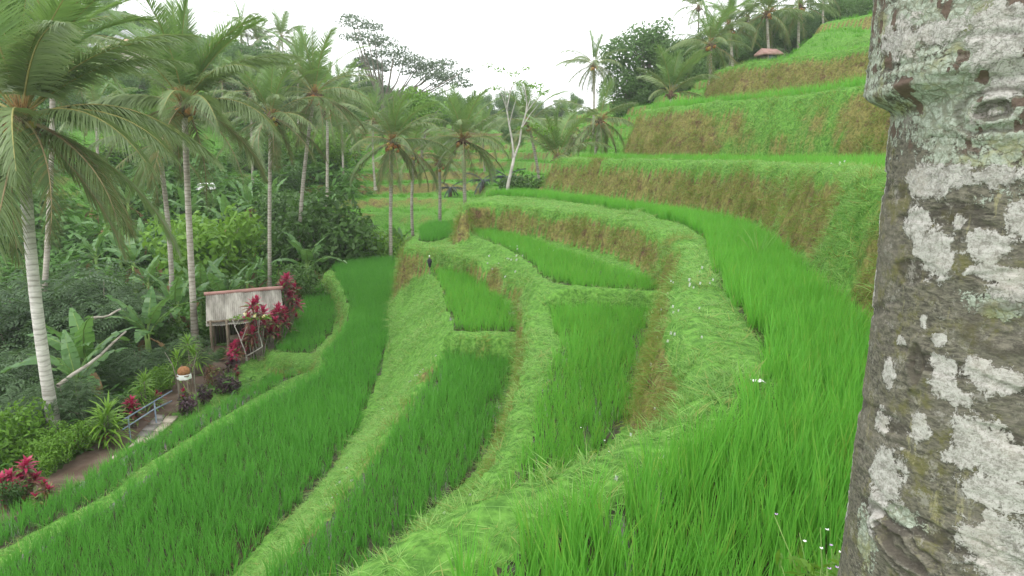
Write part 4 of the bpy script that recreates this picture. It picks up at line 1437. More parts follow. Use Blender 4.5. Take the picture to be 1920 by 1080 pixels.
def banana_leaf(seed, L=2.2, W=0.55, e0=65, bend=70):
    r = np.random.default_rng(seed)
    n = 11
    s = np.linspace(0, 1, n)
    el = np.radians(e0 - bend * s ** 1.3)
    st = L / (n - 1)
    x = np.concatenate([[0], np.cumsum(np.cos(el[:-1]) * st)])
    z = np.concatenate([[0], np.cumsum(np.sin(el[:-1]) * st)])
    V, Q = [], []
    o = 0
    for sd in (-1, 1):
        for i in range(2, n - 1):
            w0, w1 = (W / 2 * math.sin(math.pi * (0.08 + 0.88 * (q / (n - 1)) ** 0.8)) for q in (i, i + 1))
            dr = r.uniform(0.05, 0.45) if r.random() < 0.5 else 0.12
            fw = 0.06 * r.normal()
            V += [(x[i], 0, z[i]), (x[i] + fw + 0.05, sd * w0, z[i] - dr * w0 + 0.03), (x[i + 1] + fw + 0.04, sd * w1, z[i + 1] - dr * w1 + 0.03), (x[i + 1], 0, z[i + 1])]
            Q.append((o, o + 1, o + 2, o + 3) if sd > 0 else (o + 3, o + 2, o + 1, o))
            o += 4
    mb = MB().add(V, Q, 0)
    mb.tube(np.column_stack([x, 0 * x, z])[::2], np.linspace(0.035, 0.008, len(x[::2])), 4, 1, False)
    return mb


BL = [banana_leaf(500 + k, 2.2 + 0.25 * (k % 2), 0.58, 74 - 14 * (k // 2), 55 + 18 * (k // 2)).mesh('leaf', [M['banana'], M['stem_green']]) for k in range(6)]
BD = [banana_leaf(520 + k, 1.6, 0.3, -35, 45).mesh('dry_leaf', [M['banana_dry'], M['banana_dry']]) for k in range(2)]
_k = np.linspace(0, 1, 5)
BSTEM = MB().tube(np.column_stack([0.03 * np.sin(4 * _k), 0 * _k, 2.0 * _k - 0.3 * (1 - _k)]), 0.15 - 0.06 * _k, 7).mesh('stem', M['stem_green'], True)


def banana(px, py, D, label, group=None, nl=8, smax=1.6):
    b = ground_at(px, D)
    h = at_d(px, py, D)[2] - b[2]
    s = float(np.clip(h / 3.6, 0.5, smax))
    b[2] = max(b[2], at_d(px, py, D)[2] - 3.6 * s)
    t = thing('banana_plant', label, 'banana plant', b, random.random() * 6, group, s)
    link('stem', BSTEM, t)
    a0 = random.random() * 6
    for i in range(nl):
        kk = min(5, int(i / nl * 6))
        link('leaf', BL[kk], t, loc=(0, 0, 1.95 - 0.06 * kk), rot=(random.gauss(0, 0.15), 0, a0 + i * 2.4 + random.gauss(0, 0.2)), scale=random.uniform(0.85, 1.1))
    for i in range(random.randint(1, 3)):
        link('dry_leaf', BD[i % 2], t, loc=(0, 0, 1.8), rot=(0, 0, random.random() * 6.28), scale=random.uniform(0.8, 1.1))
    return t


for px, py, D, lb in [(175, 585, 23.5, 'banana plant with broad pale leaf above the fallen pole'), (285, 545, 27, 'banana plant with upright leaves left of the hut palm trunks'),
                      (340, 505, 30, 'banana plant with spreading leaves between the two trunks behind the hut'), (430, 500, 32, 'banana plant directly behind the tin roof ridge'),
                      (155, 640, 21.5, 'small banana plant in the dark hollow'), (385, 480, 34, 'tall banana plant rising behind the left end of the hut'),
                      (700, 440, 49, 'banana plant left of the palm at the end of the dark paddy'), (750, 425, 50, 'banana plant right of the palm at the end of the dark paddy')]:
    banana(px, py, D, lb)
for k in range(44):
    px = 170 + (650 - 170) * (k * 0.618 % 1)
    D = 40 + 24 * (k / 44)
    b = ground_at(px, D)
    py = 285 - (b[2] + r.uniform(2.6, 4.6)) / D * F
    banana(px, py, D, 'banana plant of the slope grove, ' + beside(px, D, 47, 56), 'banana plants of the grove behind the hut', 7)


def sugar_palm(px, py, D, label, s):
    c = at_d(px, py, D)
    b = hit(px, py + 18)
    c = at_d(px, py, b[1])
    b[2] = min(b[2], c[2] - 0.3)
    t = thing('sugar_palm', label, 'palm', b)
    h = c[2] - b[2]
    link('trunk', MB().tube([(0, 0, -0.3), (0, 0, h * 0.5), (0, 0, h)], [0.2, 0.17, 0.14], 7).mesh('trunk', M['fibre'], True), t)
    for i in range(16):
        me = frond_mesh(1, ('mid', 'low', 'low', 'hang')[i % 4], i % 2)
        me = DARK.setdefault(me.name, me.copy())
        me.materials[0] = M['frond_dark']
        me.materials[1] = M['frond_dark']
        link('frond', me, t, loc=(0, 0, h), rot=(0, 0, i * 2.4), scale=s * random.uniform(0.85, 1.2))


DARK = {}
sugar_palm(845, 352, 55, 'low black leaved palm drooping between two slim palm trunks on the valley terraces', 0.36)
sugar_palm(905, 338, 52, 'low black leaved palm behind the high curved bank, left one', 0.40)
sugar_palm(950, 332, 51, 'low black leaved palm touching the forked white tree', 0.46)
sugar_palm(15, 590, 24, 'blackish green palm with hanging fronds at the left edge', 0.62)

# fallen poles
for (x0, y0, d0), (x1, y1, d1), lb in [((108, 724, 19.5), (236, 622, 23), 'long pale fallen pole leaning across the gorge plants'), ((170, 598, 24), (226, 580, 25), 'short pale broken branch among the feathery trees')]:
    a, c = at_d(x0, y0, d0), at_d(x1, y1, d1)
    k = np.linspace(0, 1, 6)[:, None]
    pts = (c - a) * k + np.column_stack([0 * k, 0 * k, -0.08 * np.sin(3.1 * k) + 0.03 * np.sin(9 * k)])
    o = link('fallen_pole', MB().tube(pts, np.linspace(0.065, 0.03, 6), 7).mesh('fallen_pole', M['palm_bark'], True), loc=a, label=lb, category='pole')

# ------------------------------------------------------------------ hut, houses
def corrugated(w, l, n, amp):
    V, Q = [], []
    m = n * 4
    for j in range(5):
        for i in range(m + 1):
            V.append((w * (i / m - 0.5), l * j / 4, amp * math.sin(2 * math.pi * i / 4) + 0.012 * math.sin(3.1 * i / m * 2 + j)))
    for j in range(4):
        for i in range(m):
            a = j * (m + 1) + i
            Q.append((a, a + 1, a + m + 2, a + m + 1))
    return np.array(V), np.array(Q)


M['tin'] = plain('weathered_roof_sheet', (0.17, 0.16, 0.135), (0.42, 0.40, 0.35), 1.6, 0.7, 0.25, 0.3, 12, detail=8, stretch=(2.0, 0.6, 1))
M['ridge'] = plain('faded_red_ridge', (0.27, 0.14, 0.12), (0.38, 0.22, 0.19), 3, 0.75)
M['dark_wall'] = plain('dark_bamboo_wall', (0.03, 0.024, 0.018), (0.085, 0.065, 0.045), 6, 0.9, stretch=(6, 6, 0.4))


def hut():
    e0, e1 = at_d(372, 607, 27.6), at_d(512, 604, 27.6)
    q0 = at_d(376, 546, 29.0)
    q1 = at_d(522, 541, 29.0)
    gzz = gz((e0[0] + e1[0]) / 2, 28.4)
    b = np.array([(e0[0] + e1[0]) / 2, 28.7, gzz])
    t = thing('hut', 'small open hut with pale corrugated roof and faded red ridge beside the path', 'hut', b, 0.36)
    w = (e1[0] - e0[0]) * 0.97
    up = np.array([0, 29.0 - 27.6, q0[2] - e0[2]])
    l = np.linalg.norm(up)
    pit = math.atan2(up[2], up[1])
    nsh = 4
    for k in range(nsh):
        v, q = corrugated(w / nsh * 1.03, l, 10, 0.022)
        me = new_mesh('roof_sheet', v, q, [M['tin']])
        x = w * (k + 0.5) / nsh - w / 2
        link('roof_sheet', me, t, loc=(x, 27.6 - b[1], e0[2] - b[2] + 0.008 * (k % 2)), rot=(pit + random.gauss(0, 0.006), 0, random.gauss(0, 0.006)))
        link('roof_sheet', me, t, loc=(x, 30.4 - b[1], e0[2] - b[2] + 0.008 * (k % 2)), rot=(pit, 0, math.pi))
    xs = np.linspace(-w / 2 - 0.08, w / 2 + 0.08, 9)
    link('ridge_cap', MB().tube(np.column_stack([xs, 0 * xs, 0.03 * np.sin(xs) + 0.02]), 0.085, 8).mesh('ridge_cap', M['ridge'], True), t, loc=(0, 29.0 - b[1], q0[2] - b[2]))
    hz = e0[2] - b[2]
    for x in (-w / 2 + 0.15, -w / 2 + 0.75, 0.15, w / 2 - 0.55, w / 2 - 0.2):
        for y in (-1.05, 1.05):
            link('post', MB().tube([(x, y, -0.3), (x + random.gauss(0, 0.02), y, hz * 0.6), (x, y, hz + 0.22)], 0.055, 7).mesh('post', M['wood'], True), t)
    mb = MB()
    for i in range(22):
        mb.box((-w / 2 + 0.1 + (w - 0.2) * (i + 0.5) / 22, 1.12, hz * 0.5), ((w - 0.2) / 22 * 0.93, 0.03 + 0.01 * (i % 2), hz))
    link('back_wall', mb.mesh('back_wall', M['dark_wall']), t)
    link('beam', MB().box((0, -1.05, hz + 0.16), (w * 0.98, 0.07, 0.09)).mesh('beam', M['wood']), t)
    link('bench', MB().box((0.2, 0.2, 0.42), (w * 0.6, 0.8, 0.06)).box((-0.6, 0.2, 0.2), (0.08, 0.6, 0.4)).box((1.0, 0.2, 0.2), (0.08, 0.6, 0.4)).mesh('bench', M['wood']), t)
    return b


HUT = hut()

M['tan_roof'] = plain('tan_tile_roof', (0.38, 0.25, 0.17), (0.52, 0.37, 0.27), 2.5, 0.85, 0.1, 0.4, 9)
M['red_roof'] = plain('red_tile_roof', (0.26, 0.15, 0.13), (0.38, 0.24, 0.21), 2.5, 0.85, 0.1, 0.4, 9)
M['grey_roof'] = plain('grey_roof', (0.22, 0.23, 0.24), (0.36, 0.37, 0.38), 2.0, 0.8)
M['plaster'] = plain('pale_plaster', (0.48, 0.42, 0.36), (0.62, 0.57, 0.50), 1.2, 0.9)
M['glass'] = plain('dark_window', (0.02, 0.025, 0.03), (0.05, 0.06, 0.07), 2, 0.2, 0.5)
M['white_sheet'] = plain('white_roof_sheet', (0.72, 0.72, 0.72), (0.82, 0.82, 0.82), 2, 0.5)


def house(px, py, D, w, d, h, rh, roof, label, rz=0.0, hip=0.35, wall='plaster', name='house', eave=0.55):
    top = at_d(px, py, D)
    b = np.array([top[0], D, top[2] - h - rh])
    g = ground_at(px, D)[2]
    t = thing(name, label, name.replace('_', ' '), b, rz)
    low = min(-0.4, g - b[2] - 0.5)
    link('wall', MB().box((0, 0, (h + low) / 2), (w, d, h - low)).mesh('wall', M[wall]), t)
    o = eave
    x, y, rx = w / 2 + o, d / 2 + o, (w / 2) * (1 - hip)
    V = [(-x, -y, h), (x, -y, h), (x, y, h), (-x, y, h), (-rx, 0, h + rh), (rx, 0, h + rh), (-x, -y, h - 0.15), (x, -y, h - 0.15), (x, y, h - 0.15), (-x, y, h - 0.15)]
    Q = [(0, 1, 5, 4), (2, 3, 4, 5), (1, 2, 5, 5), (3, 0, 4, 4), (6, 7, 1, 0), (7, 8, 2, 1), (8, 9, 3, 2), (9, 6, 0, 3), (9, 8, 7, 6)]
    mb = MB()
    mb.add(V, [q for q in Q if len(set(q)) == 4])
    mb.add([V[1], V[2], V[5], (np.array(V[2]) + np.array(V[5])) / 2], [(0, 1, 3, 2)])
    mb.add([V[3], V[0], V[4], (np.array(V[0]) + np.array(V[4])) / 2], [(0, 1, 3, 2)])
    link('roof', mb.mesh('roof', M[roof]), t)
    for k in range(max(1, int(w / 2.4))):
        xx = -w / 2 + (k + 0.5) * w / max(1, int(w / 2.4))
        wdw = link('window', MB().box((xx, -d / 2 - 0.03, h * 0.55), (1.0, 0.10, 1.1)).mesh('window', M['wood']), t)
        link('pane', MB().box((xx, -d / 2 - 0.085, h * 0.55), (0.84, 0.02, 0.94)).mesh('pane', M['glass']), wdw)
    return t


house(247, 72, 106, 6.0, 5.0, 3.0, 2.0, 'tan_roof', 'house with tan hipped tile roof high on the opposite hill', 0.1, 0.8)
house(258, 55, 112, 5.5, 5.0, 3.2, 2.3, 'grey_roof', 'grey gabled house behind the tan roofed one on the hill', -0.2, 0.05, 'plaster')
house(205, 78, 108, 4.5, 4.0, 2.6, 1.0, 'grey_roof', 'low pale house left of the tan roofed one on the hill', 0.0, 0.1, 'plaster')
house(430, 130, 100, 7.0, 5.0, 2.8, 1.4, 'red_roof', 'red roofed house among palms on the slope right of the fan shaped palm', 0.1, 0.3)
house(1442, 91, 62, 1.5, 1.2, 1.0, 0.45, 'red_roof', 'small shed with pink red roof among palms at the top of the third bank', 0.25, 0.02, 'dark_wall', 'shed', 0.18)
house(386, 343, hit(388, 380)[1], 1.3, 1.2, 1.1, 0.6, 'white_sheet', 'small shelter with bright white sheet roof behind the hut palm', 0.5, 0.02, 'dark_wall', 'shelter', 0.25)


# ------------------------------------------------------------------ plants along the path
def rosette(n, L, W, seed, mi_low=0.4):
    """strap leaves fanning from a point; upper ones (material 0) stand, lower ones (material 1) droop"""
    r = np.random.default_rng(seed)
    mb = MB()
    for i in range(n):
        f = i / n
        az = i * 2.39996 + r.normal(0, 0.2)
        e = math.radians(82 - 95 * f + r.normal(0, 6))
        l, w = L * r.uniform(0.8, 1.15) * (0.75 + 0.4 * f), W * r.uniform(0.8, 1.15)
        p = np.array([0, 0, 0.10 * L * (1 - f) - 0.45 * L * f])
        row = []
        sd = np.array([-math.sin(az), math.cos(az), 0])
        for k in range(4):
            s = k / 3
            ww = w * (0.35, 1.0, 0.85, 0.04)[k]
            row += [p - sd * ww / 2, p + sd * ww / 2]
            p = p + np.array([math.cos(az) * math.cos(e), math.sin(az) * math.cos(e), math.sin(e)]) * l / 3
            e -= 0.35
        mb.add(np.array(row), [(2 * k, 2 * k + 1, 2 * k + 3, 2 * k + 2) for k in range(3)], 0 if f < mi_low else 1)
    return mb


ROS = {
    'pink': [rosette(30, 0.42, 0.10, 600 + k, 0.62).mesh('leaf_rosette', [M['ti_pink'], M['ti_bronze']]) for k in range(3)],
    'bronze': [rosette(28, 0.40, 0.10, 610 + k, 0.15).mesh('leaf_rosette', [M['ti_pink'], M['ti_bronze']]) for k in range(2)],
    'dark': [rosette(28, 0.36, 0.09, 620 + k, 0.2).mesh('leaf_rosette', [M['ti_pink'], M['ti_dark']]) for k in range(2)],
    'varied': [rosette(26, 0.42, 0.10, 630, 0.25).mesh('leaf_rosette', [M['ti_pink'], M['dracaena']])],
    'green': [rosette(46, 0.75, 0.065, 640 + k, 0.5).mesh('leaf_rosette', [M['dracaena'], M['dracaena']]) for k in range(2)],
}


def ti(px, py, bpy, kind, label, heads=3, s=1.0, name='ti_plant', spread=0.28):
    """top and foot as seen in the picture"""
    b = hit(px + 2, bpy)
    h = max(0.45, at_d(px, py, b[1])[2] - b[2] - 0.28 * s)
    b = b.copy()
    b[0] = at_d(px, (py + bpy) / 2, b[1])[0]
    t = thing(name, label, 'plant', b)
    for i in range(heads):
        a = i * 2.4 + px
        hh = h * (1 - 0.62 * i / max(1, heads - 1)) if heads > 2 else h * (1 - 0.3 * i)
        rad = (spread * (0.6 + 0.6 * i / heads) if i else 0.04) * s
        tip = np.array([rad * math.cos(a), rad * math.sin(a), max(0.2, hh)])
        link('stem', MB().tube([(0.05 * math.cos(a), 0.05 * math.sin(a), -0.2), tip * 0.55, tip], [0.028, 0.024, 0.02], 6).mesh('stem', M['bark_grey'], True), t)
        ms = ROS[kind if (kind != 'pink' or i < heads * 0.75) else 'bronze']
        link('leaf_rosette', ms[i % len(ms)], t, loc=tip, rot=(random.gauss(0, 0.2), random.gauss(0, 0.2), a), scale=s * random.uniform(0.9, 1.2))
    return t


ti(540, 512, 618, 'pink', 'tallest crimson ti plant, at the right end of the hut roof', 11, 0.95, spread=0.42)
ti(484, 553, 676, 'pink', 'crimson ti plant in front of the middle of the hut roof', 10, 0.9, spread=0.42)
ti(524, 566, 640, 'pink', 'crimson ti plant below the tallest one at the roof edge', 8, 0.85, spread=0.40)
ti(548, 578, 606, 'pink', 'small crimson ti plant right of the roof edge by the grass slope', 4, 0.75)
ti(507, 588, 655, 'pink', 'crimson ti plant low in front of the hut roof corner', 7, 0.8, spread=0.38)
ti(472, 602, 674, 'pink', 'crimson ti plant half hidden behind the bare frangipani branches', 4, 0.75)
ti(455, 622, 668, 'pink', 'crimson and bronze ti plant in front of the hut posts', 6, 0.75)
ti(440, 640, 682, 'pink', 'crimson ti plant leaning over the brown path below the hut', 5, 0.7)
ti(436, 664, 700, 'dark', 'purple leaved ti plant on the path edge below the crimson ones', 5, 0.7)
ti(443, 694, 718, 'bronze', 'small rust leaved ti plant at the corner of the narrow rice strip', 2, 0.5)
ti(246, 742, 800, 'pink', 'magenta topped ti plant beside the blue handrail', 6, 0.72, spread=0.16)
ti(50, 857, 935, 'pink', 'large magenta ti plant standing above the bottom left weeds', 5, 0.72, spread=0.2)
ti(20, 880, 950, 'pink', 'magenta ti plant with dark lower leaves at the left edge', 6, 0.75, spread=0.28)
ti(85, 905, 945, 'bronze', 'bronze leaved ti plant right of the large magenta one', 4, 0.6)
ti(145, 818, 850, 'pink', 'small red ti plant near the foot of the white leaning trunk', 2, 0.5)
ti(178, 806, 842, 'bronze', 'bronze ti plant under the lower end of the blue handrail', 3, 0.5)
ti(198, 812, 838, 'pink', 'small pink ti plant touching the lower end of the blue handrail', 2, 0.45)
ti(294, 735, 765, 'pink', 'small red ti plant behind the handrail post', 2, 0.5)
ti(348, 726, 775, 'varied', 'ti plant with pink and green striped leaves below the offering shrine', 3, 0.65)
ti(203, 762, 838, 'green', 'green spiky dracaena with slim stems beside the blue handrail', 4, 0.85, 'dracaena', 0.2)
ti(356, 632, 720, 'green', 'yellow green dracaena highest above the offering shrine', 2, 0.75, 'dracaena')
ti(335, 662, 735, 'green', 'green dracaena just left above the offering shrine', 2, 0.7, 'dracaena')
ti(272, 705, 770, 'green', 'low green dracaena behind the top end of the handrail', 3, 0.65, 'dracaena')


def pot_shrub(px, bpy, rad, hgt, mat, label, seed):
    b = hit(px, bpy)
    t = thing('purple_shrub', label, 'shrub', b)
    cs = [(0, 0, hgt * 0.35), (0.1, 0, hgt * 0.6), (-0.1, 0.1, hgt * 0.75), (0.08, -0.1, hgt * 0.5)]
    link('foliage', new_mesh('foliage', *leaf_cloud(cs, [rad, rad, rad * 0.8, rad], 480, 0.055, 0.12, seed), [M[mat]]), t)
    link('stem', MB().tube([(0, 0, -0.2), (0, 0, hgt * 0.5)], [0.04, 0.03], 6).mesh('stem', M['bark_grey']), t)


pot_shrub(350, 780, 0.24, 0.75, 'ti_dark', 'dense dark purple shrub nearest the end of the pale slabs', 1)
pot_shrub(384, 758, 0.22, 0.65, 'ti_dark', 'dark purple shrub in the middle of the row along the rice strip', 2)
pot_shrub(418, 738, 0.30, 0.70, 'ti_dark', 'wide dark purple shrub at the corner of the narrow rice strip', 3)
pot_shrub(400, 722, 0.30, 0.70, 'ti_bronze', 'orange and bronze leaved shrub on the brown path', 4)
pot_shrub(438, 738, 0.20, 0.5, 'ti_dark', 'small purple shrub against the grass bund of the rice strip', 5)

# frangipani with pale bare branches in front of the hut
def frangipani():
    b = ground_at(462, 26.6)
    t = thing('frangipani', 'frangipani with pale bare forked branches and a few yellow flowers before the hut', 'tree', b)
    P = lambda px, py, dd=0.0: at_d(px, py, 26.6 + dd) - b
    mb = MB()
    for (x0, y0), (x1, y1), w in [((462, 668), (452, 640), .05), ((452, 640), (440, 612), .04), ((440, 612), (436, 600), .03), ((452, 640), (462, 615), .035), ((462, 615), (470, 598), .025),
                                  ((440, 612), (448, 598), .025), ((492, 650), (484, 622), .045), ((484, 622), (466, 628), .03), ((484, 622), (486, 600), .03), ((466, 628), (460, 604), .02), ((462, 668), (492, 650), .05)]:
        a, c = P(x0, y0), P(x1, y1, random.gauss(0, 0.2))
        mb.tube([a, (a + c) / 2 + (0.02, 0, 0), c], [w * 0.6, w * 0.5, w * 0.42], 6)
    a = P(462, 668)
    mb.tube([(0, 0, -0.2), a * 0.5, a], [0.045, 0.038, 0.03], 6)
    link('trunk', mb.mesh('trunk', M['bark_pale'], True), t)
    cs = [P(x, y) for x, y in ((436, 596), (470, 594), (448, 594), (486, 594), (500, 594))]
    link('crown', new_mesh('crown', *leaf_cloud(cs, [0.2] * 5, 60, 0.09, 0.22, 5, 0.6, 0.6), [M['shrub_bright']]), t)
    for x, y in ((459, 588), (495, 593), (478, 592)):
        link('flower', new_mesh('flower', *leaf_cloud([P(x, y, -0.3)], [0.07], 14, 0.05, 0.09, int(x)), [M['petal_yellow']]), t)


M['petal_yellow'] = plain('yellow_petal', (0.75, 0.68, 0.25), (0.82, 0.78, 0.5), 5, 0.6)
frangipani()

# ------------------------------------------------------------------ path furniture
M['slab'] = plain('worn_concrete', (0.34, 0.29, 0.22), (0.52, 0.46, 0.37), 2.5, 0.9, 0.15, 0.5, 16, detail=7)
M['slab_grey'] = plain('grey_concrete', (0.20, 0.18, 0.17), (0.33, 0.30, 0.28), 2.5, 0.9, 0.15, 0.5, 16, detail=7)
M['blue_rail'] = plain('blue_grey_paint', (0.13, 0.18, 0.25), (0.24, 0.29, 0.36), 6, 0.5, 0.4)


def slab(c4, mat, th=0.07):
    """a slab given by four corners in the picture, lying on the path"""
    V = []
    for px, py in c4:
        z = -8.0
        for _ in range(5):
            p = on_z(px, py, z)
            z = gz(p[0], p[1]) + 0.05
        V.append(on_z(px, py, z))
    V = np.array(V)
    z = V[:, 2].mean()
    V[:, 2] = z
    c = V.mean(0)
    lo = V - c
    L2 = np.concatenate([lo + (0, 0, -th), lo])
    me = new_mesh('paving_slab', L2, [(3, 2, 1, 0), (4, 5, 6, 7), (0, 1, 5, 4), (1, 2, 6, 5), (2, 3, 7, 6), (3, 0, 4, 7)], [M[mat]])
    link('paving_slab', me, PATH_OBJ, loc=c)


for c4, mt in [([(303, 790), (312, 778), (334, 780), (322, 793)], 'slab'), ([(285, 806), (301, 791), (320, 795), (303, 810)], 'slab'), ([(265, 826), (283, 808), (301, 812), (282, 829)], 'slab'),
               ([(240, 838), (262, 816), (272, 819), (268, 826), (0, 0)][:4], 'slab'), ([(266, 805), (276, 796), (297, 797), (287, 808)], 'slab_grey'), ([(278, 794), (286, 786), (306, 787), (299, 795)], 'slab_grey'),
               ([(256, 816), (264, 807), (285, 810), (276, 818)], 'slab_grey'), ([(288, 784), (294, 777), (309, 778), (304, 785)], 'slab_grey'), ([(209, 857), (217, 851), (221, 853), (214, 859)], 'slab')]:
    slab(c4[::-1], mt)


def handrail():
    b = ground_at(230, 17.2)
    t = thing('handrail', 'blue grey pipe handrail with two rails running beside the earth path', 'handrail', b)
    U = [hit(157, 838) + np.array([0, 0, 0.05]), at_d(240, 782, 18.3), at_d(322, 733, 20.3)]
    Lw = [at_d(229, 806, 18.0), at_d(288, 768, 19.7), at_d(322, 752, 20.5)]
    for pts in (U, Lw):
        link('rail', MB().tube([p - b for p in pts], 0.024, 8).mesh('rail', M['blue_rail'], True), t)
    for p in (at_d(289, 752, 19.5), at_d(240, 782, 18.3)):
        g = gz(p[0], p[1]) - 0.2
        link('post', MB().tube([(p[0] - b[0], p[1] - b[1], g - b[2]), (p[0] - b[0], p[1] - b[1], p[2] - b[2])], 0.022, 8).mesh('post', M['blue_rail'], True), t)


handrail()


M['thatch'] = plain('brown_thatch', (0.22, 0.10, 0.05), (0.38, 0.19, 0.09), 14, 0.9, 0.1, 0.5, 40)


def shrine():
    D = hit(345, 772)[1]
    c = at_d(345, 703, D)
    b = np.array([c[0], D, gz(c[0], D)])
    h = c[2] - b[2]
    t = thing('offering_shrine', 'bamboo offering shrine with white cloth and small orange brown thatch beside the path', 'shrine', b)
    for x, y in ((-0.13, -0.1), (0.13, -0.1), (-0.13, 0.1), (0.13, 0.1)):
        link('post', MB().tube([(x * 1.5, y * 1.5, -0.2), (x, y, h * 0.6), (x, y, h + 0.05)], 0.018, 6).mesh('post', M['wood']), t)
    link('tray', MB().box((0, 0, h), (0.38, 0.34, 0.04)).mesh('tray', M['wood']), t)
    a = np.linspace(0, 2 * math.pi, 25)[:-1]
    V, Q = [], []
    for j, (zz, rr) in enumerate(((h + 0.04, 0.20), (h - 0.03, 0.215), (h - 0.12, 0.20))):
        for i, q in enumerate(a):
            k = rr * (1 + 0.05 * math.sin(6 * q) * j)
            V.append((k * math.cos(q), k * math.sin(q) * 0.9, zz))
    for j in range(2):
        for i in range(24):
            Q.append((j * 24 + i, (j + 1) * 24 + i, (j + 1) * 24 + (i + 1) % 24, j * 24 + (i + 1) % 24))
    link('cloth', new_mesh('cloth', V, Q, [M['flower_white']], smooth_shade=True), t)
    v, q = uv_ball(0.19, 0.16, 12, 6)
    v[:, 2] += h + 0.12
    link('thatch', new_mesh('thatch', v, q, [M['thatch']], smooth_shade=True), t)
    for sx in (-1, 1):
        link('bamboo_pole', MB().tube([(0.3 * sx, 0.1, -0.2), (0.26 * sx, 0.1, h * 0.8), (0.34 * sx, 0, h + 0.35), (0.5 * sx, -0.05, h + 0.75)], [0.02, 0.018, 0.012, 0.006], 6).mesh('bamboo_pole', M['bark_grey']), t)


shrine()


def scarecrow():
    b = hit(806, 514)
    t = thing('scarecrow', 'small black scarecrow on a pole with white top at the head of the wedge paddy', 'scarecrow', b, scale=0.85)
    link('pole', MB().tube([(0, 0, -0.2), (0, 0, 0.85)], 0.015, 6).mesh('pole', M['wood']), t)
    v, q = uv_ball(0.1, 0.24, 10, 7)
    v[:, 0] *= 1 + 0.25 * np.sin(v[:, 2] * 14)
    v[:, 2] += 0.55
    link('cloth', new_mesh('cloth', v, q, [M['black_cloth']], smooth_shade=True), t)
    v, q = uv_ball(0.035, 0.035, 8, 6)
    v[:, 2] += 0.87
    link('cap', new_mesh('cap', v, q, [M['flower_white']], smooth_shade=True), t)


M['black_cloth'] = plain('black_cloth', (0.015, 0.015, 0.018), (0.035, 0.033, 0.04), 6, 0.9)
scarecrow()

# ------------------------------------------------------------------ the lichen covered trunk close to the eye
TC = np.array([1.178, 1.52])
TR = 0.325


def on_trunk(px, py):
    d = ray(px, py)
    a = d[0] ** 2 + d[1] ** 2
    bb = -2 * (d[0] * TC[0] + d[1] * TC[1])
    c = TC @ TC - TR ** 2
    ds = bb * bb - 4 * a * c
    t = (-bb - math.sqrt(ds)) / (2 * a) if ds > 0 else -bb / (2 * a)
    p = d * t
    return math.atan2(p[1] - TC[1], p[0] - TC[0]), p[2]


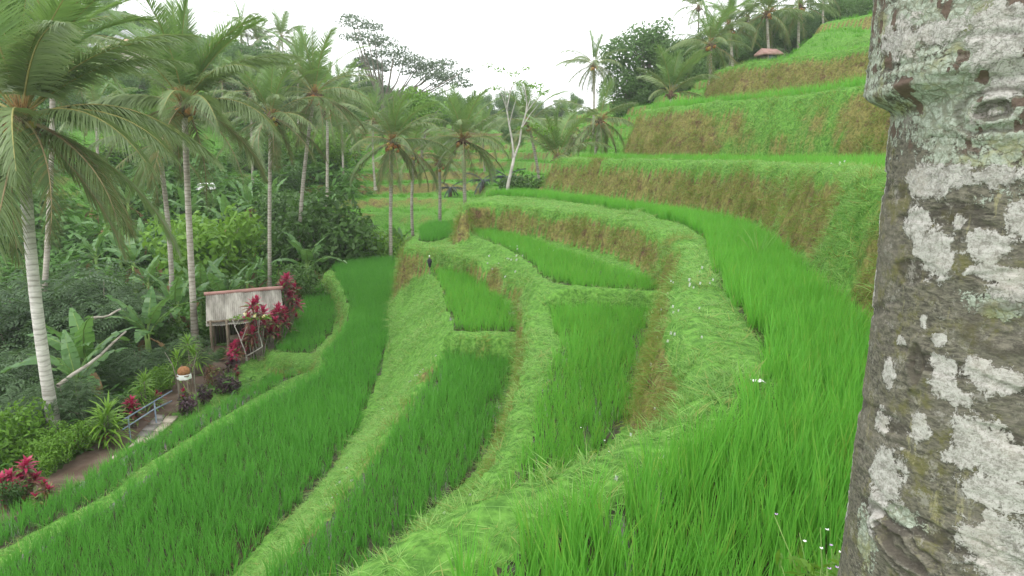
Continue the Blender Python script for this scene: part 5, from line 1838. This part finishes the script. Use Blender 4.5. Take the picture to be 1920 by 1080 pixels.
def old_tree():
    th0 = math.atan2(-TC[1], -TC[0])
    f = np.linspace(-1.75, 1.75, 300)
    bk = np.linspace(1.75, 2 * math.pi - 1.75, 42)[1:-1]
    th = np.concatenate([f, bk]) + th0
    zz = np.concatenate([np.linspace(-1.95, -1.12, 40)[:-1], np.linspace(-1.12, 0.46, 420), np.linspace(0.46, 2.6, 50)[1:]])
    TH, Z = np.meshgrid(th, zz)
    u = (TH - th0) * TR                     # metres round the trunk
    R = TR + 0 * Z
    # flare at the root, slow waviness
    R += 0.10 * np.exp(-(Z + 1.75) * 3.2) * (1 + 0.3 * np.cos(4 * TH))
    R += 0.010 * fbm(u / 0.25 + 9, Z / 0.35, 3)
    # the swollen collar of a lost limb at the top
    zc = 0.125 + 0.05 * np.sin((TH - th0) * 2.0 + 0.6) + 0.012 * fbm(u / 0.08, Z / 0.08, 2)
    col = smooth(-0.004, 0.05, Z - zc) * (1 - 0.6 * smooth(0.25, 0.6, Z - zc))
    side = 0.35 + 0.65 * smooth(-0.15, -0.9, TH - th0) + 0.0 * Z
    side = np.maximum(side, 0.35 + 0.65 * smooth(2.0, 4.5, TH - th0))
    R += 0.062 * col * side
    # wrinkled bark
    R += 0.0030 * fbm(u / 0.05, Z / 0.022, 4) + 0.0022 * fbm(u / 0.012, Z / 0.007, 2)
    fold = fbm(u / 0.22 + 3, Z / 0.05 + 0.35 * np.sin(u * 9), 3)
    R -= 0.004 * smooth(0.24, 0.34, fold)
    knot = 0 * Z
    moss = 0 * Z
    for px, py, rx, ry, amp, rings in ((1868, 210, 0.080, 0.046, 0.014, 3.6), (1698, 1030, 0.10, 0.05, 0.022, 3.4), (1720, 685, 0.026, 0.058, 0.018, 2.2), (1880, 620, 0.07, 0.05, -0.014, 1.2), (1800, 430, 0.006, 0.05, -0.012, 1.0), (1690, 205, 0.05, 0.02, 0.01, 1.0)):
        a, z0 = on_trunk(px, py)
        tilt = 0.35 if py > 900 else 0.0
        uu, vv = (TH - a) * TR, Z - z0
        uu, vv = uu + tilt * vv, vv + tilt * uu
        q = np.sqrt((uu / rx) ** 2 + (vv / ry) ** 2) + 0.30 * fbm(u / 0.035, Z / 0.03, 3)
        env = np.exp(-(q * 0.95) ** 2)
        R += amp * env * (0.55 + 0.55 * np.cos(q * rings * math.pi)) - amp * 0.7 * np.exp(-(q / 0.22) ** 2)
        knot = np.maximum(knot, (0.5 + 0.5 * np.cos(q * rings * math.pi + 2.4)) * np.exp(-(q * 0.8) ** 2))
    pale, mint = 0 * Z - 0.0, 0 * Z
    for px, py, rx, ry in ((1738, 345, 58, 34), (1722, 420, 40, 40), (1748, 470, 50, 52), (1850, 458, 46, 36), (1798, 415, 16, 16), (1890, 515, 74, 16), (1895, 545, 40, 20), (1905, 75, 62, 120), (1735, 75, 48, 46), (1800, 60, 40, 25),
                           (1665, 700, 22, 30), (1765, 695, 30, 42), (1860, 712, 58, 38), (1800, 745, 30, 18), (1640, 850, 52, 95), (1668, 890, 48, 66), (1655, 790, 30, 40), (1727, 805, 24, 30), (1835, 830, 56, 52), (1880, 870, 60, 48),
                           (1800, 860, 36, 20), (1890, 930, 80, 40), (1890, 1040, 88, 72), (1650, 960, 22, 60), (1780, 330, 66, 24), (1870, 330, 60, 20), (1700, 300, 40, 20), (1690, 640, 16, 14), (1730, 600, 10, 18), (1645, 620, 8, 60), (1760, 640, 14, 16), (1912, 420, 30, 40), (1855, 965, 14, 14)):
        a, z0 = on_trunk(px, py)
        uu, vv = (TH - a) * TR / (rx * 0.00118), (Z - z0) / (ry * 0.00118)
        q = np.sqrt(uu ** 2 + vv ** 2)
        pale = np.maximum(pale, 1 - q * 0.60)
    for px, py, rx, ry in ((1700, 120, 80, 160), (1800, 190, 130, 110), (1900, 240, 90, 70), (1700, 240, 60, 80), (1840, 60, 60, 110), (1870, 575, 60, 22), (1630, 1010, 30, 60), (1690, 960, 40, 18), (1900, 1060, 60, 40), (1660, 330, 30, 50)):
        a, z0 = on_trunk(px, py)
        q = np.sqrt(((TH - a) * TR / (rx * 0.00118)) ** 2 + ((Z - z0) / (ry * 0.00118)) ** 2)
        mint = np.maximum(mint, 1 - q * 0.5)
    # away from the pictured side the lichen goes on at random
    rnd = fbm(u / 0.16 + 40, Z / 0.16 + 7, 3)
    off = np.maximum(smooth(1.15, 1.5, np.abs(TH - th0)), np.maximum(smooth(0.40, 0.55, Z), smooth(-1.05, -1.2, Z)))
    pale = np.where(off > 0.5, 0.5 + 0.9 * (rnd - 0.18), pale)
    pale = pale + 0.30 * fbm(u / 0.045, Z / 0.045, 3) + 0.22 * fbm(u / 0.014 + 5, Z / 0.014, 3)
    topz = smooth(-0.06, 0.06, Z + 0.03 * fbm(u / 0.1, Z / 0.1, 2))
    mint = np.maximum(mint, 0.66 * topz + 0.25 * topz * fbm(u / 0.07 + 5, Z / 0.10, 3))
    hole = smooth(0.16, 0.34, fbm(u / 0.026 + 12, Z / 0.045 + 4, 4) + 0.35 * vnoise(u / 0.11 + 2, Z / 0.14)) * topz
    mint = mint - 0.4 * hole
    pale = pale - 0.5 * hole * (pale < 0.75)
    mint = mint + 0.28 * fbm(u / 0.05 + 31, Z / 0.05, 3) + 0.30 * fbm(u / 0.016 + 3, Z / 0.016, 3)
    R += 0.0016 * smooth(0.46, 0.56, pale)
    X, Y = TC[0] + R * np.cos(TH), TC[1] + R * np.sin(TH)
    base = np.array([TC[0], TC[1], gz(TC[0], TC[1])])
    V = np.stack([X, Y, Z], -1).reshape(-1, 3) - base
    nz, nth = Z.shape
    ii = np.arange(nz * nth).reshape(nz, nth)
    jj = np.roll(ii, -1, axis=1)
    Q = np.stack([ii[:-1], jj[:-1], jj[1:], ii[1:]], -1).reshape(-1, 4)
    me = new_mesh('trunk', V, Q, [trunk_mat()], smooth_shade=True)
    for nm, a in (('pale', pale), ('mint', mint), ('knot', knot), ('fold', fold), ('hole', hole)):
        at = me.attributes.new(nm, 'FLOAT', 'POINT')
        at.data.foreach_set('value', a.ravel().astype(np.float32))
    t = thing('old_tree', 'thick grey tree trunk with pale lichen patches and eye shaped knots', 'tree', base)
    link('trunk', me, t)
    top = np.array([0, 0, 2.6 - base[2]])
    mb = MB()
    mb.tube([top + (0, 0, -0.05), top + (0.05, 0.1, 0.9), top + (0.3, 0.3, 2.4)], [0.31, 0.25, 0.15], 14)
    mb.tube([top + (0, 0, 0.4), top + (-0.5, 0.5, 1.2), top + (-0.9, 1.2, 2.4)], [0.18, 0.12, 0.06], 10)
    mb.tube([top + (0, 0, 0.7), top + (0.8, -0.2, 1.5), top + (1.6, -0.3, 2.6)], [0.18, 0.13, 0.06], 10)
    link('limb', mb.mesh('limb', M['bark_grey'], True), t)


def trunk_mat():
    m, nt = mat_new('lichen_bark')
    tc = nd(nt, 'ShaderNodeTexCoord')
    ob = tc.outputs['Object']

    def stretched(sc):
        mp = nd(nt, 'ShaderNodeMapping')
        mp.inputs['Scale'].default_value = sc
        nt.links.new(ob, mp.inputs['Vector'])
        return mp.outputs[0]
    A_ = lambda nm: nd(nt, 'ShaderNodeAttribute', attribute_name=nm).outputs['Fac']
    ctr = lambda v, k: math_node(nt, 'MULTIPLY', math_node(nt, 'SUBTRACT', v, 0.5), k)
    add = lambda a, b: math_node(nt, 'ADD', a, b)
    big = noise(nt, 7, 4, 0.6, ob)
    fine = noise(nt, 60, 6, 0.72, stretched((1, 1, 2.6)), 0.4)
    iso = noise(nt, 55, 6, 0.75, ob, 0.8)
    grit = noise(nt, 210, 4, 0.75, ob)
    mossn = noise(nt, 13, 6, 0.68, ob, 0.3)
    c = mixc(nt, remap(nt, fine, 0.32, 0.70), (0.044, 0.042, 0.034), (0.185, 0.173, 0.132))
    c = mixc(nt, remap(nt, big, 0.42, 0.7, 0, 0.5), c, (0.165, 0.15, 0.12))
    c = mixc(nt, remap(nt, add(mossn, ctr(iso, 0.5)), 0.50, 0.68, 0, 0.75), c, (0.125, 0.120, 0.040))
    fl = noise(nt, 1.0, 4, 0.7, stretched((34, 34, 5)))
    c = mixc(nt, remap(nt, add(fl, ctr(grit, 0.3)), 0.60, 0.72, 0, 0.6), c, (0.30, 0.28, 0.15))
    c = mixc(nt, remap(nt, A_('fold'), 0.24, 0.40, 0, 0.55), c, (0.035, 0.03, 0.026))
    # thin grey crust: a broken veil between the patches
    veil = remap(nt, add(add(noise(nt, 16, 5, 0.7, ob), ctr(iso, 0.9)), ctr(grit, 0.5)), 0.54, 0.72, 0, 0.7)
    c = mixc(nt, veil, c, (0.27, 0.26, 0.225))
    # leafy mint lichen: small plates with dark gaps
    vo = nd(nt, 'ShaderNodeTexVoronoi', feature='DISTANCE_TO_EDGE')
    vo.inputs['Scale'].default_value = 46
    dv = nd(nt, 'ShaderNodeMix', data_type='VECTOR')
    nt.links.new(ob, dv.inputs[4])
    nz = nd(nt, 'ShaderNodeTexNoise')
    nz.inputs['Scale'].default_value = 30
    nz.inputs['Detail'].default_value = 4
    nt.links.new(ob, nz.inputs['Vector'])
    nt.links.new(nz.outputs['Color'], dv.inputs[5])
    dv.inputs[0].default_value = 0.045
    nt.links.new(dv.outputs[1], vo.inputs['Vector'])
    plate = remap(nt, add(vo.outputs['Distance'], ctr(iso, 0.35)), -0.02, 0.14)
    mint = remap(nt, add(add(A_('mint'), ctr(iso, 1.1)), add(ctr(grit, 0.5), ctr(plate, 0.14))), 0.50, 0.60)
    mc = mixc(nt, remap(nt, add(iso, ctr(grit, 0.6)), 0.32, 0.68), (0.165, 0.185, 0.135), (0.385, 0.425, 0.355))
    mc = mixc(nt, plate, (0.205, 0.215, 0.16), mc)
    mc = mixc(nt, remap(nt, add(mossn, ctr(iso, 0.4)), 0.50, 0.66, 0, 0.7), mc, (0.22, 0.215, 0.09))
    c = mixc(nt, mint, c, mc)
    hol = remap(nt, add(A_('hole'), ctr(iso, 1.2)), 0.42, 0.58, 0, 0.85)
    c = mixc(nt, hol, c, mixc(nt, grit, (0.055, 0.036, 0.028), (0.16, 0.115, 0.09)))
    # pale crust
    pale = remap(nt, add(add(A_('pale'), ctr(grit, 0.55)), ctr(iso, 0.75)), 0.47, 0.55)
    pc = mixc(nt, remap(nt, add(iso, ctr(grit, 0.8)), 0.30, 0.68), (0.20, 0.19, 0.165), (0.45, 0.44, 0.405))
    pc = mixc(nt, remap(nt, big, 0.5, 0.7, 0, 0.45), pc, (0.42, 0.375, 0.32))
    pc = mixc(nt, remap(nt, add(grit, ctr(iso, 0.4)), 0.60, 0.70, 0, 0.8), pc, (0.11, 0.10, 0.085))
    c = mixc(nt, pale, c, pc)
    ring = remap(nt, add(A_('knot'), ctr(iso, 0.7)), 0.34, 0.66, 0, 0.7)
    c = mixc(nt, ring, c, mixc(nt, grit, (0.030, 0.027, 0.024), (0.12, 0.105, 0.08)))
    p = nd(nt, 'ShaderNodeBsdfPrincipled')
    p.inputs['Roughness'].default_value = 0.9
    p.inputs['Specular IOR Level'].default_value = 0.15
    nt.links.new(c, p.inputs['Base Color'])
    hgt = add(math_node(nt, 'MULTIPLY', fine, 0.8), math_node(nt, 'MULTIPLY', grit, 0.5))
    hgt = add(hgt, math_node(nt, 'MULTIPLY', pale, 0.3))
    hgt = add(hgt, math_node(nt, 'MULTIPLY', math_node(nt, 'MULTIPLY', mint, plate), 0.5))
    bn = nd(nt, 'ShaderNodeBump')
    bn.inputs['Strength'].default_value = 0.8
    bn.inputs['Distance'].default_value = 0.004
    nt.links.new(hgt, bn.inputs['Height'])
    nt.links.new(bn.outputs[0], p.inputs['Normal'])
    out = nd(nt, 'ShaderNodeOutputMaterial')
    nt.links.new(p.outputs[0], out.inputs['Surface'])
    return m


old_tree()

# ------------------------------------------------------------------ small things near the eye
def weed(px, py, D, h, label, nflow=4, name='flowering_weed', seed=0, fl='flower_white', leaf='shrub_bright'):
    r = np.random.default_rng(seed)
    c = at_d(px, py, D)
    b = np.array([c[0], c[1], gz(c[0], c[1])])
    h = max(h, c[2] - b[2])
    t = thing(name, label, 'flower' if nflow else 'weed', b)
    mb, lv = MB(), []
    tips = []
    for k in range(5):
        d = np.array([r.normal(0, 0.16), r.normal(0, 0.1), 1.0]) * h * r.uniform(0.65, 1.0)
        mb.tube([(0, 0, -0.03), d * 0.5 + (0.01, 0, 0), d], [0.004, 0.003, 0.002], 5)
        tips.append(d)
        for j in range(7):
            lv.append(d * (0.15 + 0.1 * j))
    link('stem', mb.mesh('stem', M['stem_green']), t)
    link('foliage', new_mesh('foliage', *leaf_cloud(lv, [0.035 * h / 0.4] * len(lv), 220, 0.012 * h / 0.35, 0.04 * h / 0.35, seed), [M[leaf]]), t)
    for k in range(nflow):
        d = tips[k % 5] + r.normal(0, 0.012, 3)
        pm = MB()
        for q in range(5):
            a = q * 1.2566 + r.random()
            e = np.array([math.cos(a), math.sin(a), 0.5])
            s_ = np.array([-math.sin(a), math.cos(a), 0])
            pm.add([(0, 0, 0), e * 0.005 + s_ * 0.003, e * 0.010, e * 0.005 - s_ * 0.003], [(0, 1, 2, 3)])
        link('flower', pm.mesh('flower', M[fl]), t, loc=d)


M['petal_lilac'] = plain('lilac_petal', (0.42, 0.28, 0.48), (0.52, 0.38, 0.58), 5, 0.6)
weed(1578, 945, 2.75, 0.42, 'white flowered weed growing at the foot of the lichen trunk', 5, seed=1)
weed(1588, 965, 2.85, 0.3, 'thin lilac flowered weed touching the lichen trunk', 3, seed=2, fl='petal_lilac')
weed(1545, 1035, 2.62, 0.22, 'low leafy weed in the corner between rice and lichen trunk', 0, 'leafy_weed', 3)
weed(1572, 1060, 2.5, 0.14, 'small weed with lilac dots right at the base of the trunk', 3, seed=4, fl='petal_lilac')
weed(1135, 808, 6.3, 0.30, 'bushy weed with tiny white flowers on the bund above the tapering paddy', 7, seed=5)
weed(1110, 830, 6.0, 0.24, 'smaller white flowered weed left of the bushy one on the bund', 4, seed=6)
weed(840, 950, 4.9, 0.30, 'straggly pale grass weed leaning over the bund edge at the bottom', 0, 'leafy_weed', 7)

tus = blades(26, 0.75, 0.014, 0.04, 0.30, 0.35, 900, 4)
p = on_z(1420, 492, -2.4)
t = link('grass_tussock', new_mesh('grass_tussock', tus[0], tus[1], [M['grass']]), loc=(p[0], p[1], -2.42), label='pale grass tussock sticking out of the rice in the curved terrace', category='grass')
p = at_d(1413, 664, 6.4)
z = gz(p[0], p[1])
r = np.random.default_rng(4)
V = [(x * 0.05, y * 0.03, 0.10 + 0.02 * r.random()) for y in range(3) for x in range(4)]
Q = [(y * 4 + x, y * 4 + x + 1, y * 4 + x + 5, y * 4 + x + 4) for y in range(2) for x in range(3)]
link('paper_scrap', new_mesh('paper_scrap', V, Q, [M['flower_white']]), loc=(p[0], p[1], z), rot=(0.2, 0.1, 0.4), label='crumpled white paper scrap lying on the grass bund by the near rice', category='paper')

# tiny white blossoms strewn over bunds and banks
r = np.random.default_rng(31)
spots = [(1250, 570, 12, 45), (1255, 620, 9, 60), (960, 560, 24, 60), (980, 520, 25, 60), (1570, 370, 18, 25), (930, 900, 6.5, 70), (1200, 800, 6, 70), (780, 700, 17, 50), (640, 960, 11, 50), (1300, 560, 11, 40)]
V, Q = [], []
o = 0
for px, py, D, sp in spots:
    for k in range(10):
        q = at_d(px + r.normal(0, sp * 0.5), py + r.normal(0, sp * 0.35), D + r.normal(0, 0.8))
        zt = gz(q[0], q[1]) + r.uniform(0.05, 0.14)
        s = r.uniform(0.010, 0.020) * (0.6 + D / 20)
        for a in (0.3, 1.87):
            e = np.array([math.cos(a) * s, math.sin(a) * s, 0.4 * s])
            f = np.array([0, -0.5 * s, s])
            V += [(q[0], q[1], zt) - e - f, (q[0], q[1], zt) + e - f, (q[0], q[1], zt) + e + f, (q[0], q[1], zt) - e + f]
            Q.append((o, o + 1, o + 2, o + 3))
            o += 4
link('wildflowers', new_mesh('wildflowers', V, Q, [M['flower_white']]), kind='stuff', label='tiny white wildflowers sprinkled over bunds and banks', category='flowers')

# ------------------------------------------------------------------ sky air: humid haze
mh, nt = mat_new('haze')
pv = nd(nt, 'ShaderNodeVolumePrincipled')
pv.inputs['Color'].default_value = (0.96, 0.98, 1.0, 1)
pv.inputs['Density'].default_value = 0.0005
pv.inputs['Anisotropy'].default_value = 0.2
out = nd(nt, 'ShaderNodeOutputMaterial')
nt.links.new(pv.outputs[0], out.inputs['Volume'])
link('haze', MB().box((0, 212, 38), (1100, 460, 112)).mesh('haze', mh), kind='stuff', label='thin humid white haze filling the valley', category='haze')
